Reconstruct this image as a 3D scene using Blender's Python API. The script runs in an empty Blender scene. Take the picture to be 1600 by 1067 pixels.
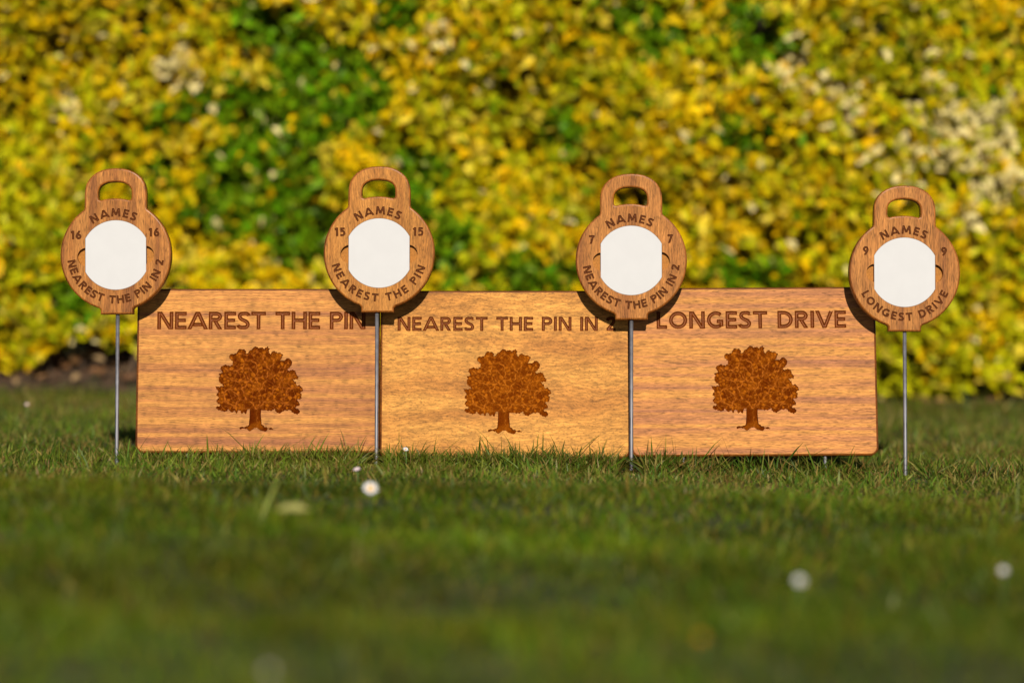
import bpy, bmesh, math, random
import numpy as np
from math import sin, cos, pi, radians, sqrt, atan2
from mathutils import Vector, Matrix, Euler
from mathutils.geometry import delaunay_2d_cdt

random.seed(7)
rng = np.random.default_rng(11)
SC = bpy.context.scene
COL = SC.collection

# ------------------------------------------------------------------ camera, sky, sun, exposure
CAM_H, CAM_D = 0.3686, 5.2
FPX = 100.0 / 36.0 * 1600.0
HORIZON = 420.0
PITCH = math.atan((533.5 - HORIZON) / FPX)
cam_d = bpy.data.cameras.new('camera')
cam_d.lens = 100.0
cam_d.sensor_width = 36.0
cam_d.clip_start = 0.05
cam_d.clip_end = 400.0
cam_d.dof.use_dof = True
cam_d.dof.focus_distance = 5.17
cam_d.dof.aperture_fstop = 1.8
cam_d.dof.aperture_blades = 9
cam = bpy.data.objects.new('camera', cam_d)
cam.location = (0, -CAM_D, CAM_H)
cam.rotation_euler = (pi / 2 - PITCH, 0, 0)
COL.objects.link(cam)
SC.camera = cam

SUN_EL, SUN_AZ = radians(25.0), radians(2.5)      # azimuth to the right of straight behind the camera
world = bpy.data.worlds.new('World')
SC.world = world
world.use_nodes = True
wn = world.node_tree
wn.nodes.clear()
wo = wn.nodes.new('ShaderNodeOutputWorld')
wb = wn.nodes.new('ShaderNodeBackground')
ws = wn.nodes.new('ShaderNodeTexSky')
ws.sky_type = 'NISHITA'
ws.sun_disc = False
ws.sun_elevation = SUN_EL
ws.sun_rotation = pi - SUN_AZ
ws.air_density = 0.8
ws.dust_density = 0.3
wb.inputs['Strength'].default_value = 0.05
wn.links.new(ws.outputs[0], wb.inputs[0])
wn.links.new(wb.outputs[0], wo.inputs[0])

sun_d = bpy.data.lights.new('sun', 'SUN')
sun_d.energy = 5.0
sun_d.angle = radians(0.53)
sun_d.color = (1.0, 0.90, 0.75)
sun = bpy.data.objects.new('sun', sun_d)
sdir = Vector((sin(SUN_AZ) * cos(SUN_EL), -cos(SUN_AZ) * cos(SUN_EL), sin(SUN_EL)))
sun.rotation_euler = sdir.to_track_quat('Z', 'Y').to_euler()
sun.location = sdir * 20
COL.objects.link(sun)

SC.view_settings.view_transform = 'Standard'
SC.view_settings.look = 'None'
SC.view_settings.exposure = 0.25
SC.view_settings.gamma = 1.0
SC.view_settings.use_curve_mapping = False
SC.render.engine = 'CYCLES'
SC.cycles.max_bounces = 6
SC.cycles.diffuse_bounces = 3
SC.cycles.transmission_bounces = 3
SC.cycles.use_denoising = True

# ------------------------------------------------------------------ small helpers
FWD = Vector((0, cos(PITCH), -sin(PITCH)))
UPV = Vector((0, sin(PITCH), cos(PITCH)))
CPOS = Vector((0, -CAM_D, CAM_H))
LEAN = radians(9.0)


def ray(px, py):
    return FWD * FPX + Vector((1, 0, 0)) * (px - 800.0) + UPV * (533.5 - py)


def hit_plane(px, py, point, normal):
    d = ray(px, py)
    t = (point - CPOS).dot(normal) / d.dot(normal)
    return CPOS + d * t


def at_depth(px, py, Y):
    return hit_plane(px, py, Vector((0, Y, 0)), Vector((0, 1, 0)))


class Waves:
    """smooth vectorised 2-D noise, about -1..1"""
    def __init__(self, seed, freq, n=9):
        r = np.random.default_rng(seed)
        a = r.uniform(0, 2 * pi, n)
        f = freq * r.uniform(0.55, 1.5, n)
        self.kx, self.ky = f * np.cos(a), f * np.sin(a)
        self.p = r.uniform(0, 2 * pi, n)
        self.n = n

    def __call__(self, x, y):
        x = np.asarray(x, float)
        y = np.asarray(y, float)
        s = 0
        for kx, ky, p in zip(self.kx, self.ky, self.p):
            s = s + np.sin(kx * x + ky * y + p)
        return s / sqrt(self.n) / 1.1


GW1, GW2, GW3 = Waves(1, 2.2), Waves(2, 7.0), Waves(3, 22.0)


def ground_z(x, y):
    x = np.asarray(x, float)
    y = np.asarray(y, float)
    xx = np.clip(x, -4, 4)
    near = np.clip((-y) / 0.8, 0, 1)
    return (-0.017 * xx + (0.006 + 0.012 * near) * GW1(x, y) + (0.004 + 0.006 * near) * GW2(x, y)
            + 0.0025 * GW3(x, y))


def link(name, mesh, parent=None, loc=None, rot=None):
    o = bpy.data.objects.new(name, mesh)
    COL.objects.link(o)
    if parent:
        o.parent = parent
    if loc is not None:
        o.location = loc
    if rot is not None:
        o.rotation_euler = rot
    return o


def tag(o, label=None, cat=None, group=None, kind=None):
    if label:
        o['label'] = label
    if cat:
        o['category'] = cat
    if group:
        o['group'] = group
    if kind:
        o['kind'] = kind
    return o


def empty(name, loc, rot=(0, 0, 0)):
    o = bpy.data.objects.new(name, None)
    o.empty_display_size = 0.05
    o.location = loc
    o.rotation_euler = rot
    COL.objects.link(o)
    return o


def np_mesh(name, verts, faces_list, mats, cols=None, smooth=False, mat_idx=None):
    """faces_list: list of int arrays (n,3) or (n,4)"""
    me = bpy.data.meshes.new(name)
    verts = np.asarray(verts, np.float32)
    me.vertices.add(len(verts))
    me.vertices.foreach_set('co', verts.ravel())
    loops = np.concatenate([f.ravel() for f in faces_list]).astype(np.int32)
    tot = np.concatenate([np.full(len(f), f.shape[1]) for f in faces_list]).astype(np.int32)
    start = np.concatenate([[0], np.cumsum(tot)[:-1]]).astype(np.int32)
    me.loops.add(len(loops))
    me.loops.foreach_set('vertex_index', loops)
    me.polygons.add(len(tot))
    me.polygons.foreach_set('loop_start', start)
    me.polygons.foreach_set('loop_total', tot)
    if smooth:
        me.polygons.foreach_set('use_smooth', np.ones(len(tot), bool))
    if mat_idx is not None:
        me.polygons.foreach_set('material_index', np.asarray(mat_idx, np.int32))
    if cols is not None:
        at = me.attributes.new('tint', 'FLOAT_COLOR', 'POINT')
        c = np.ones((len(verts), 4), np.float32)
        c[:, :3] = cols
        at.data.foreach_set('color', c.ravel())
    for m in mats:
        me.materials.append(m)
    me.update(calc_edges=True)
    me.validate()
    return me


def tube(pts, radii, n=10, caps=True):
    """verts, faces of a tube through pts"""
    V, F = [], []
    pts = [Vector(p) for p in pts]
    for i, p in enumerate(pts):
        a = pts[max(i - 1, 0)]
        b = pts[min(i + 1, len(pts) - 1)]
        d = (b - a).normalized()
        u = d.cross(Vector((0.31, 0.93, 0.17))).normalized()
        w = d.cross(u)
        for k in range(n):
            t = 2 * pi * k / n
            V.append(p + (u * cos(t) + w * sin(t)) * radii[i])
    for i in range(len(pts) - 1):
        for k in range(n):
            F.append((i * n + k, i * n + (k + 1) % n, (i + 1) * n + (k + 1) % n, (i + 1) * n + k))
    if caps:
        F.append(tuple(range(n - 1, -1, -1)))
        F.append(tuple((len(pts) - 1) * n + k for k in range(n)))
    return V, F


def py_mesh(name, V, F, mats, smooth=False, idx=None):
    me = bpy.data.meshes.new(name)
    me.from_pydata([tuple(v) for v in V], [], F)
    for m in mats:
        me.materials.append(m)
    if idx is not None:
        me.polygons.foreach_set('material_index', idx)
    if smooth:
        me.polygons.foreach_set('use_smooth', [True] * len(me.polygons))
    me.update()
    return me


# ------------------------------------------------------------------ materials
def new_mat(name):
    m = bpy.data.materials.new(name)
    m.use_nodes = True
    nt = m.node_tree
    b = nt.nodes['Principled BSDF']
    return m, nt, b


def N(nt, typ, **kw):
    n = nt.nodes.new(typ)
    for k, v in kw.items():
        setattr(n, k, v)
    return n


def ramp(nt, src, stops):
    r = N(nt, 'ShaderNodeValToRGB')
    cr = r.color_ramp
    while len(cr.elements) < len(stops):
        cr.elements.new(0.5)
    for e, (p, c) in zip(cr.elements, stops):
        e.position = p
        e.color = (c[0], c[1], c[2], 1) if isinstance(c, (tuple, list)) else (c, c, c, 1)
    nt.links.new(src, r.inputs[0])
    return r.outputs[0]


def mixc(nt, mode, fac, a, b):
    m = N(nt, 'ShaderNodeMix', data_type='RGBA', blend_type=mode)
    for sock, val in ((m.inputs['Factor'], fac), (m.inputs[6], a), (m.inputs[7], b)):
        if isinstance(val, (int, float)):
            sock.default_value = val
        elif isinstance(val, tuple):
            sock.default_value = (val[0], val[1], val[2], 1)
        else:
            nt.links.new(val, sock)
    return m.outputs[2]


def wood(name, light, mid, dark, seed, grain='x', band=(1.2, 26), fibre=(16, 300), warp=0.004, warp_f=5.0,
         band_amt=1.0, fib=(0.70, 1.14), pore=0.55, rough=0.55, edge=1.0, coat=0.0, spec=0.10):
    m, nt, b = new_mat(name)
    tc = N(nt, 'ShaderNodeTexCoord')
    mp = N(nt, 'ShaderNodeMapping')
    mp.inputs['Location'].default_value = (seed * 1.37, seed * 0.73, seed * 0.11)
    if grain == 'y':
        mp.inputs['Rotation'].default_value = (0, 0, radians(90))
    nt.links.new(tc.outputs['Object'], mp.inputs[0])
    # warp
    wnz = N(nt, 'ShaderNodeTexNoise')
    wnz.inputs['Scale'].default_value = warp_f
    wnz.inputs['Detail'].default_value = 3.0
    nt.links.new(mp.outputs[0], wnz.inputs['Vector'])
    sub = N(nt, 'ShaderNodeVectorMath', operation='SUBTRACT')
    sub.inputs[1].default_value = (0.5, 0.5, 0.5)
    nt.links.new(wnz.outputs['Color'], sub.inputs[0])
    scl = N(nt, 'ShaderNodeVectorMath', operation='MULTIPLY')
    scl.inputs[1].default_value = (0.0, warp * 4, 0.0)
    nt.links.new(sub.outputs[0], scl.inputs[0])
    add = N(nt, 'ShaderNodeVectorMath', operation='ADD')
    nt.links.new(mp.outputs[0], add.inputs[0])
    nt.links.new(scl.outputs[0], add.inputs[1])

    def noise(sx, sy, detail, rgh=0.55):
        mm = N(nt, 'ShaderNodeVectorMath', operation='MULTIPLY')
        mm.inputs[1].default_value = (sx, sy, min(sx, sy))
        nt.links.new(add.outputs[0], mm.inputs[0])
        nz = N(nt, 'ShaderNodeTexNoise')
        nz.inputs['Scale'].default_value = 1.0
        nz.inputs['Detail'].default_value = detail
        nz.inputs['Roughness'].default_value = rgh
        nt.links.new(mm.outputs[0], nz.inputs['Vector'])
        return nz.outputs['Fac']

    c_band = ramp(nt, noise(band[0], band[1], 3.5), [(0.36, dark), (0.48, mid), (0.60, light)])
    c_band = mixc(nt, 'MIX', band_amt, mid, c_band)
    fibs = ramp(nt, noise(fibre[0], fibre[1], 4.0, 0.65), [(0.30, fib[0]), (0.68, fib[1])])
    c = mixc(nt, 'MULTIPLY', 1.0, c_band, fibs)
    pores = ramp(nt, noise(fibre[0] * 5, fibre[1] * 2.3, 1.0), [(0.34, pore), (0.44, 1.0)])
    c = mixc(nt, 'MULTIPLY', 1.0, c, pores)
    blot = ramp(nt, noise(4, 5, 2.0), [(0.3, 0.88), (0.7, 1.08)])
    fig = ramp(nt, noise(30, 62, 3.0, 0.6), [(0.32, 0.88), (0.68, 1.10)])
    c = mixc(nt, 'MULTIPLY', 1.0, c, fig)
    fine = ramp(nt, noise(70, 620, 2.0), [(0.30, 0.70), (0.70, 1.20)])
    c = mixc(nt, 'MULTIPLY', 1.0, c, fine)
    c = mixc(nt, 'MULTIPLY', 1.0, c, blot)
    if edge != 1.0:
        c = mixc(nt, 'MULTIPLY', 1.0, c, (edge, edge * 0.82, edge * 0.6))
    nt.links.new(c, b.inputs['Base Color'])
    b.inputs['Roughness'].default_value = rough
    b.inputs['Specular IOR Level'].default_value = spec
    b.inputs['Coat Weight'].default_value = coat
    b.inputs['Coat Roughness'].default_value = 0.3
    bp = N(nt, 'ShaderNodeBump')
    bp.inputs['Strength'].default_value = 0.25
    bp.inputs['Distance'].default_value = 0.0006
    nt.links.new(fibs, bp.inputs['Height'])
    nt.links.new(bp.outputs[0], b.inputs['Normal'])
    return m


BL, BM, BD = (0.54, 0.238, 0.055), (0.43, 0.172, 0.047), (0.32, 0.120, 0.045)
board_wood = [
    wood('ribbon_hardwood_left', BL, BM, BD, 3.1, 'x', (1.2, 78), (14, 270), 0.0013),
    wood('flecked_hardwood', (0.55, 0.258, 0.054), (0.48, 0.208, 0.042), (0.38, 0.150, 0.031), 8.3, 'x', (3.0, 24), (42, 220),
         0.0055, 9.0, 0.8, (0.55, 1.22), 0.62),
    wood('ribbon_hardwood_right', BL, (0.46, 0.186, 0.058), (0.345, 0.135, 0.058), 15.7, 'x', (1.1, 70), (15, 280), 0.0018),
]
board_edge = [
    wood('stained_edge', (0.20, 0.062, 0.009), (0.165, 0.048, 0.007), (0.11, 0.030, 0.005), 3.1 + i, 'x', rough=0.4, coat=0.15)
    for i in range(1)]
marker_edge = wood('marker_stained_edge', (0.29, 0.098, 0.017), (0.24, 0.077, 0.013), (0.17, 0.050, 0.009), 4.4, 'y', rough=0.4, coat=0.15)
ML, MM_, MD = (0.42, 0.176, 0.044), (0.34, 0.133, 0.032), (0.24, 0.088, 0.025)
marker_wood = [
    wood('marker_hardwood', ML, MM_, MD, 1.7, 'y', (1.5, 60), (16, 300), 0.003, rough=0.55),
    wood('marker_hardwood_mottled', (0.44, 0.190, 0.042), (0.38, 0.156, 0.033), (0.29, 0.110, 0.024), 5.2, 'y', (3.0, 40), (24, 330), 0.008,
         6.0, 0.7, (0.66, 1.14), 0.6, rough=0.55),
    wood('marker_hardwood_plain', (0.42, 0.172, 0.044), (0.35, 0.138, 0.034), (0.26, 0.096, 0.026), 9.9, 'y', (1.5, 42), (20, 300), 0.004,
         rough=0.55),
    wood('marker_hardwood_striped', (0.42, 0.176, 0.046), (0.33, 0.130, 0.034), (0.23, 0.086, 0.026), 13.3, 'y', (1.2, 52), (15, 300), 0.003,
         rough=0.55),
]


def flat_wood(name, col, seed, rough=0.42, lo=0.75, hi=1.2, scale=350):
    m, nt, b = new_mat(name)
    tc = N(nt, 'ShaderNodeTexCoord')
    nz = N(nt, 'ShaderNodeTexNoise')
    nz.inputs['Scale'].default_value = scale
    nz.inputs['Detail'].default_value = 3
    nt.links.new(tc.outputs['Object'], nz.inputs['Vector'])
    r = ramp(nt, nz.outputs['Fac'], [(0.3, lo), (0.7, hi)])
    nt.links.new(mixc(nt, 'MULTIPLY', 1.0, col, r), b.inputs['Base Color'])
    b.inputs['Roughness'].default_value = rough
    b.inputs['Specular IOR Level'].default_value = 0.06
    return m


carve_dark = flat_wood('carved_groove_stain', (0.110, 0.024, 0.003), 1)
carve_light = flat_wood('carved_groove_floor', (0.175, 0.047, 0.006), 2)
carve_marker = flat_wood('marker_groove_stain', (0.075, 0.020, 0.005), 3)
carve_marker_floor = flat_wood('marker_groove_floor', (0.10, 0.030, 0.007), 4)
pocket_wood = flat_wood('pocket_raw_wood', (0.33, 0.135, 0.027), 5, 0.5)


def emblem_mat(name, deep, ridge):
    m, nt, b = new_mat(name)
    at = N(nt, 'ShaderNodeAttribute', attribute_name='tint')
    sp = N(nt, 'ShaderNodeSeparateColor')
    nt.links.new(at.outputs['Color'], sp.inputs[0])
    c = mixc(nt, 'MIX', sp.outputs[1], deep, (0.31, 0.086, 0.004))
    c = mixc(nt, 'MIX', sp.outputs[0], c, ridge)
    tc = N(nt, 'ShaderNodeTexCoord')
    nz = N(nt, 'ShaderNodeTexNoise')
    nz.inputs['Scale'].default_value = 420
    nz.inputs['Detail'].default_value = 3
    nt.links.new(tc.outputs['Object'], nz.inputs['Vector'])
    r = ramp(nt, nz.outputs['Fac'], [(0.3, 0.7), (0.7, 1.3)])
    nt.links.new(mixc(nt, 'MULTIPLY', 1.0, c, r), b.inputs['Base Color'])
    b.inputs['Roughness'].default_value = 0.6
    b.inputs['Specular IOR Level'].default_value = 0.0
    return m


emblem_mats = [
    emblem_mat('emblem_stain_brown', (0.070, 0.011, 0.0008), (0.32, 0.088, 0.011)),
    emblem_mat('emblem_stain_amber', (0.105, 0.020, 0.0010), (0.36, 0.108, 0.009)),
    emblem_mat('emblem_stain_copper', (0.085, 0.0145, 0.0008), (0.35, 0.102, 0.011)),
]

card_mat, nt, b = new_mat('white_card')
tc = N(nt, 'ShaderNodeTexCoord')
nz = N(nt, 'ShaderNodeTexNoise')
nz.inputs['Scale'].default_value = 30
nz.inputs['Detail'].default_value = 4
nt.links.new(tc.outputs['Object'], nz.inputs['Vector'])
nt.links.new(ramp(nt, nz.outputs['Fac'], [(0.3, (0.462, 0.468, 0.490)), (0.7, (0.480, 0.486, 0.508))]), b.inputs['Base Color'])
b.inputs['Roughness'].default_value = 0.6
b.inputs['Specular IOR Level'].default_value = 0.06

steel_mat, nt, b = new_mat('brushed_steel')
tc = N(nt, 'ShaderNodeTexCoord')
nz = N(nt, 'ShaderNodeTexNoise')
nz.inputs['Scale'].default_value = 60
nz.inputs['Detail'].default_value = 5
nt.links.new(tc.outputs['Object'], nz.inputs['Vector'])
nt.links.new(ramp(nt, nz.outputs['Fac'], [(0.3, (0.16, 0.16, 0.18)), (0.7, (0.26, 0.26, 0.29))]), b.inputs['Base Color'])
nt.links.new(ramp(nt, nz.outputs['Fac'], [(0.3, 0.55), (0.7, 0.70)]), b.inputs['Roughness'])
b.inputs['Metallic'].default_value = 0.8


def leaf_mat(name, rough=0.45, trans=0.3, spec=0.4, mult=(1, 1, 1), nscale=90):
    m, nt, b = new_mat(name)
    at = N(nt, 'ShaderNodeAttribute', attribute_name='tint')
    tc = N(nt, 'ShaderNodeTexCoord')
    nz = N(nt, 'ShaderNodeTexNoise')
    nz.inputs['Scale'].default_value = nscale
    nz.inputs['Detail'].default_value = 2
    nt.links.new(tc.outputs['Object'], nz.inputs['Vector'])
    r = ramp(nt, nz.outputs['Fac'], [(0.3, 0.8), (0.7, 1.15)])
    c = mixc(nt, 'MULTIPLY', 1.0, at.outputs['Color'], r)
    nt.links.new(c, b.inputs['Base Color'])
    b.inputs['Roughness'].default_value = rough
    b.inputs['Specular IOR Level'].default_value = spec
    tr = N(nt, 'ShaderNodeBsdfTranslucent')
    nt.links.new(c, tr.inputs['Color'])
    mx = N(nt, 'ShaderNodeMixShader')
    mx.inputs[0].default_value = trans
    out = nt.nodes['Material Output']
    nt.links.new(b.outputs[0], mx.inputs[1])
    nt.links.new(tr.outputs[0], mx.inputs[2])
    nt.links.new(mx.outputs[0], out.inputs['Surface'])
    return m


grass_mat = leaf_mat('grass_blade', 0.45, 0.22, 0.16)
foliage_mat = leaf_mat('variegated_leaf', 0.45, 0.10, 0.14)
dry_mat = leaf_mat('dry_leaf', 0.7, 0.15, 0.2)


def soil(name, a, bcol, ccol, scale):
    m, nt, b = new_mat(name)
    tc = N(nt, 'ShaderNodeTexCoord')
    nz = N(nt, 'ShaderNodeTexNoise')
    nz.inputs['Scale'].default_value = scale
    nz.inputs['Detail'].default_value = 6
    nz.inputs['Roughness'].default_value = 0.65
    nt.links.new(tc.outputs['Object'], nz.inputs['Vector'])
    nt.links.new(ramp(nt, nz.outputs['Fac'], [(0.32, a), (0.5, bcol), (0.68, ccol)]), b.inputs['Base Color'])
    b.inputs['Roughness'].default_value = 0.9
    bp = N(nt, 'ShaderNodeBump')
    bp.inputs['Distance'].default_value = 0.01
    nt.links.new(nz.outputs['Fac'], bp.inputs['Height'])
    nt.links.new(bp.outputs[0], b.inputs['Normal'])
    return m


ground_mat = soil('turf_thatch', (0.018, 0.024, 0.004), (0.030, 0.036, 0.007), (0.055, 0.046, 0.014), 26)
bed_mat = soil('bed_soil', (0.020, 0.012, 0.006), (0.045, 0.025, 0.012), (0.11, 0.055, 0.026), 22)
bark_mat = soil('bark', (0.05, 0.032, 0.02), (0.10, 0.065, 0.04), (0.17, 0.12, 0.08), 40)
core_mat = soil('hedge_core_shade', (0.010, 0.012, 0.002), (0.024, 0.024, 0.005), (0.045, 0.038, 0.009), 35)  # near-black tones paint the shade in the hedge's depth

# ------------------------------------------------------------------ ground
HEDGE_Y = 2.35


def axis_coords(inner_lo, inner_hi, step, outer):
    a = list(np.arange(inner_lo, inner_hi + 1e-6, step))
    g, lo, hi = step, inner_lo, inner_hi
    pre, post = [], []
    while hi < outer:
        g *= 1.6
        hi += g
        lo -= g
        post.append(hi)
        pre.append(lo)
    return np.array(pre[::-1] + a + post)


gx = axis_coords(-2.6, 2.6, 0.045, 120)
gy = axis_coords(-3.8, 3.6, 0.045, 120)
XX, YY = np.meshgrid(gx, gy)
ZZ = ground_z(XX, YY)
far = np.clip((np.hypot(XX, YY) - 5) / 10, 0, 1)
ZZ = ZZ * (1 - far)
nxg, nyg = len(gx), len(gy)
ii = np.arange(nxg * nyg).reshape(nyg, nxg)
quads = np.stack([ii[:-1, :-1], ii[:-1, 1:], ii[1:, 1:], ii[1:, :-1]], -1).reshape(-1, 4)
g = link('ground', np_mesh('ground', np.stack([XX, YY, ZZ], -1).reshape(-1, 3), [quads], [ground_mat], smooth=True))
tag(g, 'lawn soil and thatch under the grass', kind='structure')

# soil bed under the hedge
bx = np.linspace(-3.2, 3.2, 140)
by = np.linspace(0, 1.1, 26)
XX, TT = np.meshgrid(bx, by)
YY = HEDGE_Y + 0.10 + TT + 0.05 * Waves(5, 4)(XX, 0)
mound = np.exp(-((XX + 1.10) / 0.28) ** 2 - ((TT - 0.22) / 0.16) ** 2) * 0.10
ZZ = ground_z(XX, YY) + 0.004 + 0.03 * np.clip(TT / 0.25, 0, 1) + 0.012 * Waves(6, 16)(XX, YY) * np.clip(TT / 0.1, 0, 1) + mound
ii = np.arange(XX.size).reshape(XX.shape)
quads = np.stack([ii[:-1, :-1], ii[:-1, 1:], ii[1:, 1:], ii[1:, :-1]], -1).reshape(-1, 4)
o = link('soil_bed', np_mesh('soil_bed', np.stack([XX, YY, ZZ], -1).reshape(-1, 3), [quads], [bed_mat], smooth=True))
tag(o, 'brown bare soil bed under the hedge', kind='structure')

# ------------------------------------------------------------------ hedge
LEAF_P = np.array([[0, 0, 0], [0, 0.35, -0.0], [0, 0.70, -0.02], [0, 1.0, -0.10],
                   [-0.5, 0.36, 0.09], [-0.40, 0.72, 0.05], [0.5, 0.36, 0.09], [0.40, 0.72, 0.05]])
LEAF_T = np.array([[0, 1, 4], [2, 3, 5], [0, 6, 1], [2, 7, 3]])
LEAF_Q = np.array([[1, 2, 5, 4], [1, 6, 7, 2]])
D_H = CAM_D + HEDGE_Y
M_PX = D_H / FPX


def hedge_px(x, z):
    return 800 + x / M_PX, HORIZON + (CAM_H - z) / M_PX


GREEN = [(405, 30, 75, 45), (460, 85, 55, 55), (320, 150, 95, 50), (480, 165, 105, 85), (430, 260, 130, 85), (475, 355, 90, 70), (570, 135, 50, 45), (650, 275, 35, 45), (350, 330, 60, 45), (620, 20, 50, 35),
         (240, 185, 45, 25), (700, 385, 55, 60), (820, 425, 90, 35), (1035, 60, 38, 60), (1185, 45, 55, 60), (890, 200, 35, 55),
         (1150, 215, 45, 30), (1180, 425, 90, 35), (100, 470, 40, 40), (630, 330, 40, 50), (230, 255, 25, 40), (1000, 20, 60, 30), (560, 110, 40, 40)]
CREAM = [(1240, 95, 40, 40), (1330, 135, 60, 30), (1345, 190, 45, 35), (1450, 160, 60, 35), (1530, 200, 70, 45), (1570, 170, 40, 40),
         (1500, 240, 60, 25), (1400, 250, 50, 30), (1590, 290, 50, 30), (1510, 350, 20, 25), (260, 85, 30, 40), (80, 160, 30, 40), (690, 60, 30, 25)]


def field(px, py, blobs):
    f = 0
    for (a, c, rx, ry) in blobs:
        f = np.maximum(f, np.exp(-(((px - a) / rx) ** 2 + ((py - c) / ry) ** 2) * 0.8))
    return f


HN1, HN2, HN3 = Waves(21, 4.0), Waves(22, 11.0), Waves(23, 30.0)


def hedge_front(x, z):
    return HEDGE_Y + 0.17 + 0.08 * HN1(x, z) + 0.055 * HN2(x, z) + 0.015 * HN3(x, z)


def hedge_hem(x):
    left = 1 / (1 + np.exp((x + 1.00) * 9))
    edge = 1 / (1 + np.exp((x + 1.25) * 40))
    return ground_z(x, HEDGE_Y) + 0.03 + 0.16 * left * (1 - 0.85 * edge) + 0.03 * Waves(30, 9)(x, 0)


def make_shoots(n, depth, seed):
    r = np.random.default_rng(seed)
    x = r.uniform(-2.7, 2.7, n)
    z = r.uniform(0, 1.65, n)
    hem = hedge_hem(x)
    keep = z > hem + r.uniform(0, 0.05, n)
    x, z = x[keep], z[keep]
    y = hedge_front(x, z) + depth + r.uniform(-0.02, 0.06, len(x))
    top = np.clip((z - 1.35) / 0.3, 0, 1)
    y += top ** 2 * 0.25
    lowin = np.clip((0.2 - (z - ground_z(x, 2.4))) / 0.2, 0, 1)
    y += lowin * 0.05
    return x, y, z


def make_leaves(n_shoots, per, depth, seed, size=1.0):
    r = np.random.default_rng(seed)
    x, y, z = make_shoots(n_shoots, depth, seed + 1)
    ns = len(x)
    px, py = hedge_px(x, z)
    gf = field(px, py, GREEN) + 0.20 * HN2(x + 5, z)
    cf = field(px, py, CREAM) + 0.12 * HN2(x + 9, z)
    s_green = gf > 0.50
    s_cream = (cf > 0.45) & (r.random(ns) < 0.75) & ~s_green
    rr = r.random(ns)
    ax = np.stack([r.normal(0, 0.38, ns), -np.ones(ns) * 0.8, 0.42 + r.normal(0, 0.35, ns)], -1)
    ax /= np.linalg.norm(ax, axis=1)[:, None]
    S = np.repeat(np.arange(ns), per)
    k = np.tile(np.arange(per), ns)
    A = ax[S]
    ref = np.tile(np.array([0.2, 0.3, 0.93]), (len(S), 1))
    U = np.cross(A, ref)
    U /= np.linalg.norm(U, axis=1)[:, None]
    W = np.cross(A, U)
    ph = k * (pi / 2) * 1.03 + (k // 2 % 2) * 0.0 + np.where(k % 2 == 1, pi / 2, 0) + r.normal(0, 0.35, len(S)) + r.uniform(0, 6.28, ns)[S]
    rad = U * np.cos(ph)[:, None] + W * np.sin(ph)[:, None]
    t = (k + 0.5) / per                         # 0 bottom of shoot .. 1 tip
    spread = 1.15 - 0.75 * t + r.normal(0, 0.15, len(S))
    d = rad * np.sin(spread)[:, None] + A * np.cos(spread)[:, None]
    d += r.normal(0, 0.12, d.shape)
    d /= np.linalg.norm(d, axis=1)[:, None]
    nrm = A * np.sin(spread)[:, None] - rad * (0.75 * np.cos(spread))[:, None] + r.normal(0, 0.20, d.shape)
    nrm -= d * np.sum(nrm * d, 1)[:, None]
    nrm /= np.linalg.norm(nrm, axis=1)[:, None]
    side = np.cross(d, nrm)
    P = np.stack([x, y, z], -1)[S] + A * ((t - 0.6) * 0.075)[:, None]
    L = size * (0.050 - 0.016 * t) * r.uniform(0.62, 1.42, len(S))
    Wd = L * r.uniform(0.36, 0.50, len(S))
    # colours of margin and centre
    gold = np.array([[0.86, 0.52, 0.003], [0.80, 0.50, 0.003], [0.68, 0.48, 0.004], [0.88, 0.48, 0.003], [0.82, 0.58, 0.05]])
    gi = np.where(r.random(len(S)) < 0.65, r.integers(0, 5, ns)[S], r.integers(0, 5, len(S)))
    mc = gold[gi] * r.uniform(0.8, 1.12, (len(S), 1))
    cc = mc * np.array([0.55, 0.72, 0.6])
    olive = np.where(r.random(len(S)) < 0.6, r.random(ns)[S], r.random(len(S))) < (0.34 + 0.3 * HN1(x + 3, z * 1.2 + 2)[S])
    oc = np.array([0.52, 0.47, 0.004]) * r.uniform(0.65, 1.25, (len(S), 1))
    mc = np.where(olive[:, None], oc, mc)
    cc = np.where(olive[:, None], np.array([0.27, 0.31, 0.005]), cc)
    stint = np.clip(1 + 0.16 * HN2(x + 2, z + 7) + r.normal(0, 0.12, ns), 0.55, 1.15)[S][:, None]
    mc, cc = mc * stint, cc * stint
    vari = r.random(len(S)) < 0.30
    cc = np.where(vari[:, None], np.array([0.20, 0.28, 0.006]), cc)
    gr = (s_green[S] & (r.random(len(S)) > 0.10)) | (r.random(len(S)) < 0.04)
    gc = np.array([0.115, 0.235, 0.003]) * r.uniform(0.45, 1.4, (len(S), 1)) * np.stack([r.uniform(0.7, 1.4, len(S)), np.ones(len(S)), np.ones(len(S))], -1)
    mc = np.where(gr[:, None], gc, mc)
    cc = np.where(gr[:, None], gc * 0.8, cc)
    cr = (s_cream[S] & (r.random(len(S)) < 0.7)) | (r.random(len(S)) < 0.014)
    kc = np.array([0.80, 0.67, 0.34]) * r.uniform(0.8, 1.1, (len(S), 1))
    mc = np.where(cr[:, None], kc, mc)
    cc = np.where(cr[:, None], kc * np.array([0.8, 0.85, 0.6]), cc)
    return dict(P=P, d=d, n=nrm, s=side, L=L, W=Wd, mc=mc, cc=cc, green=gr, cream=cr, vari=vari | olive)


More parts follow.
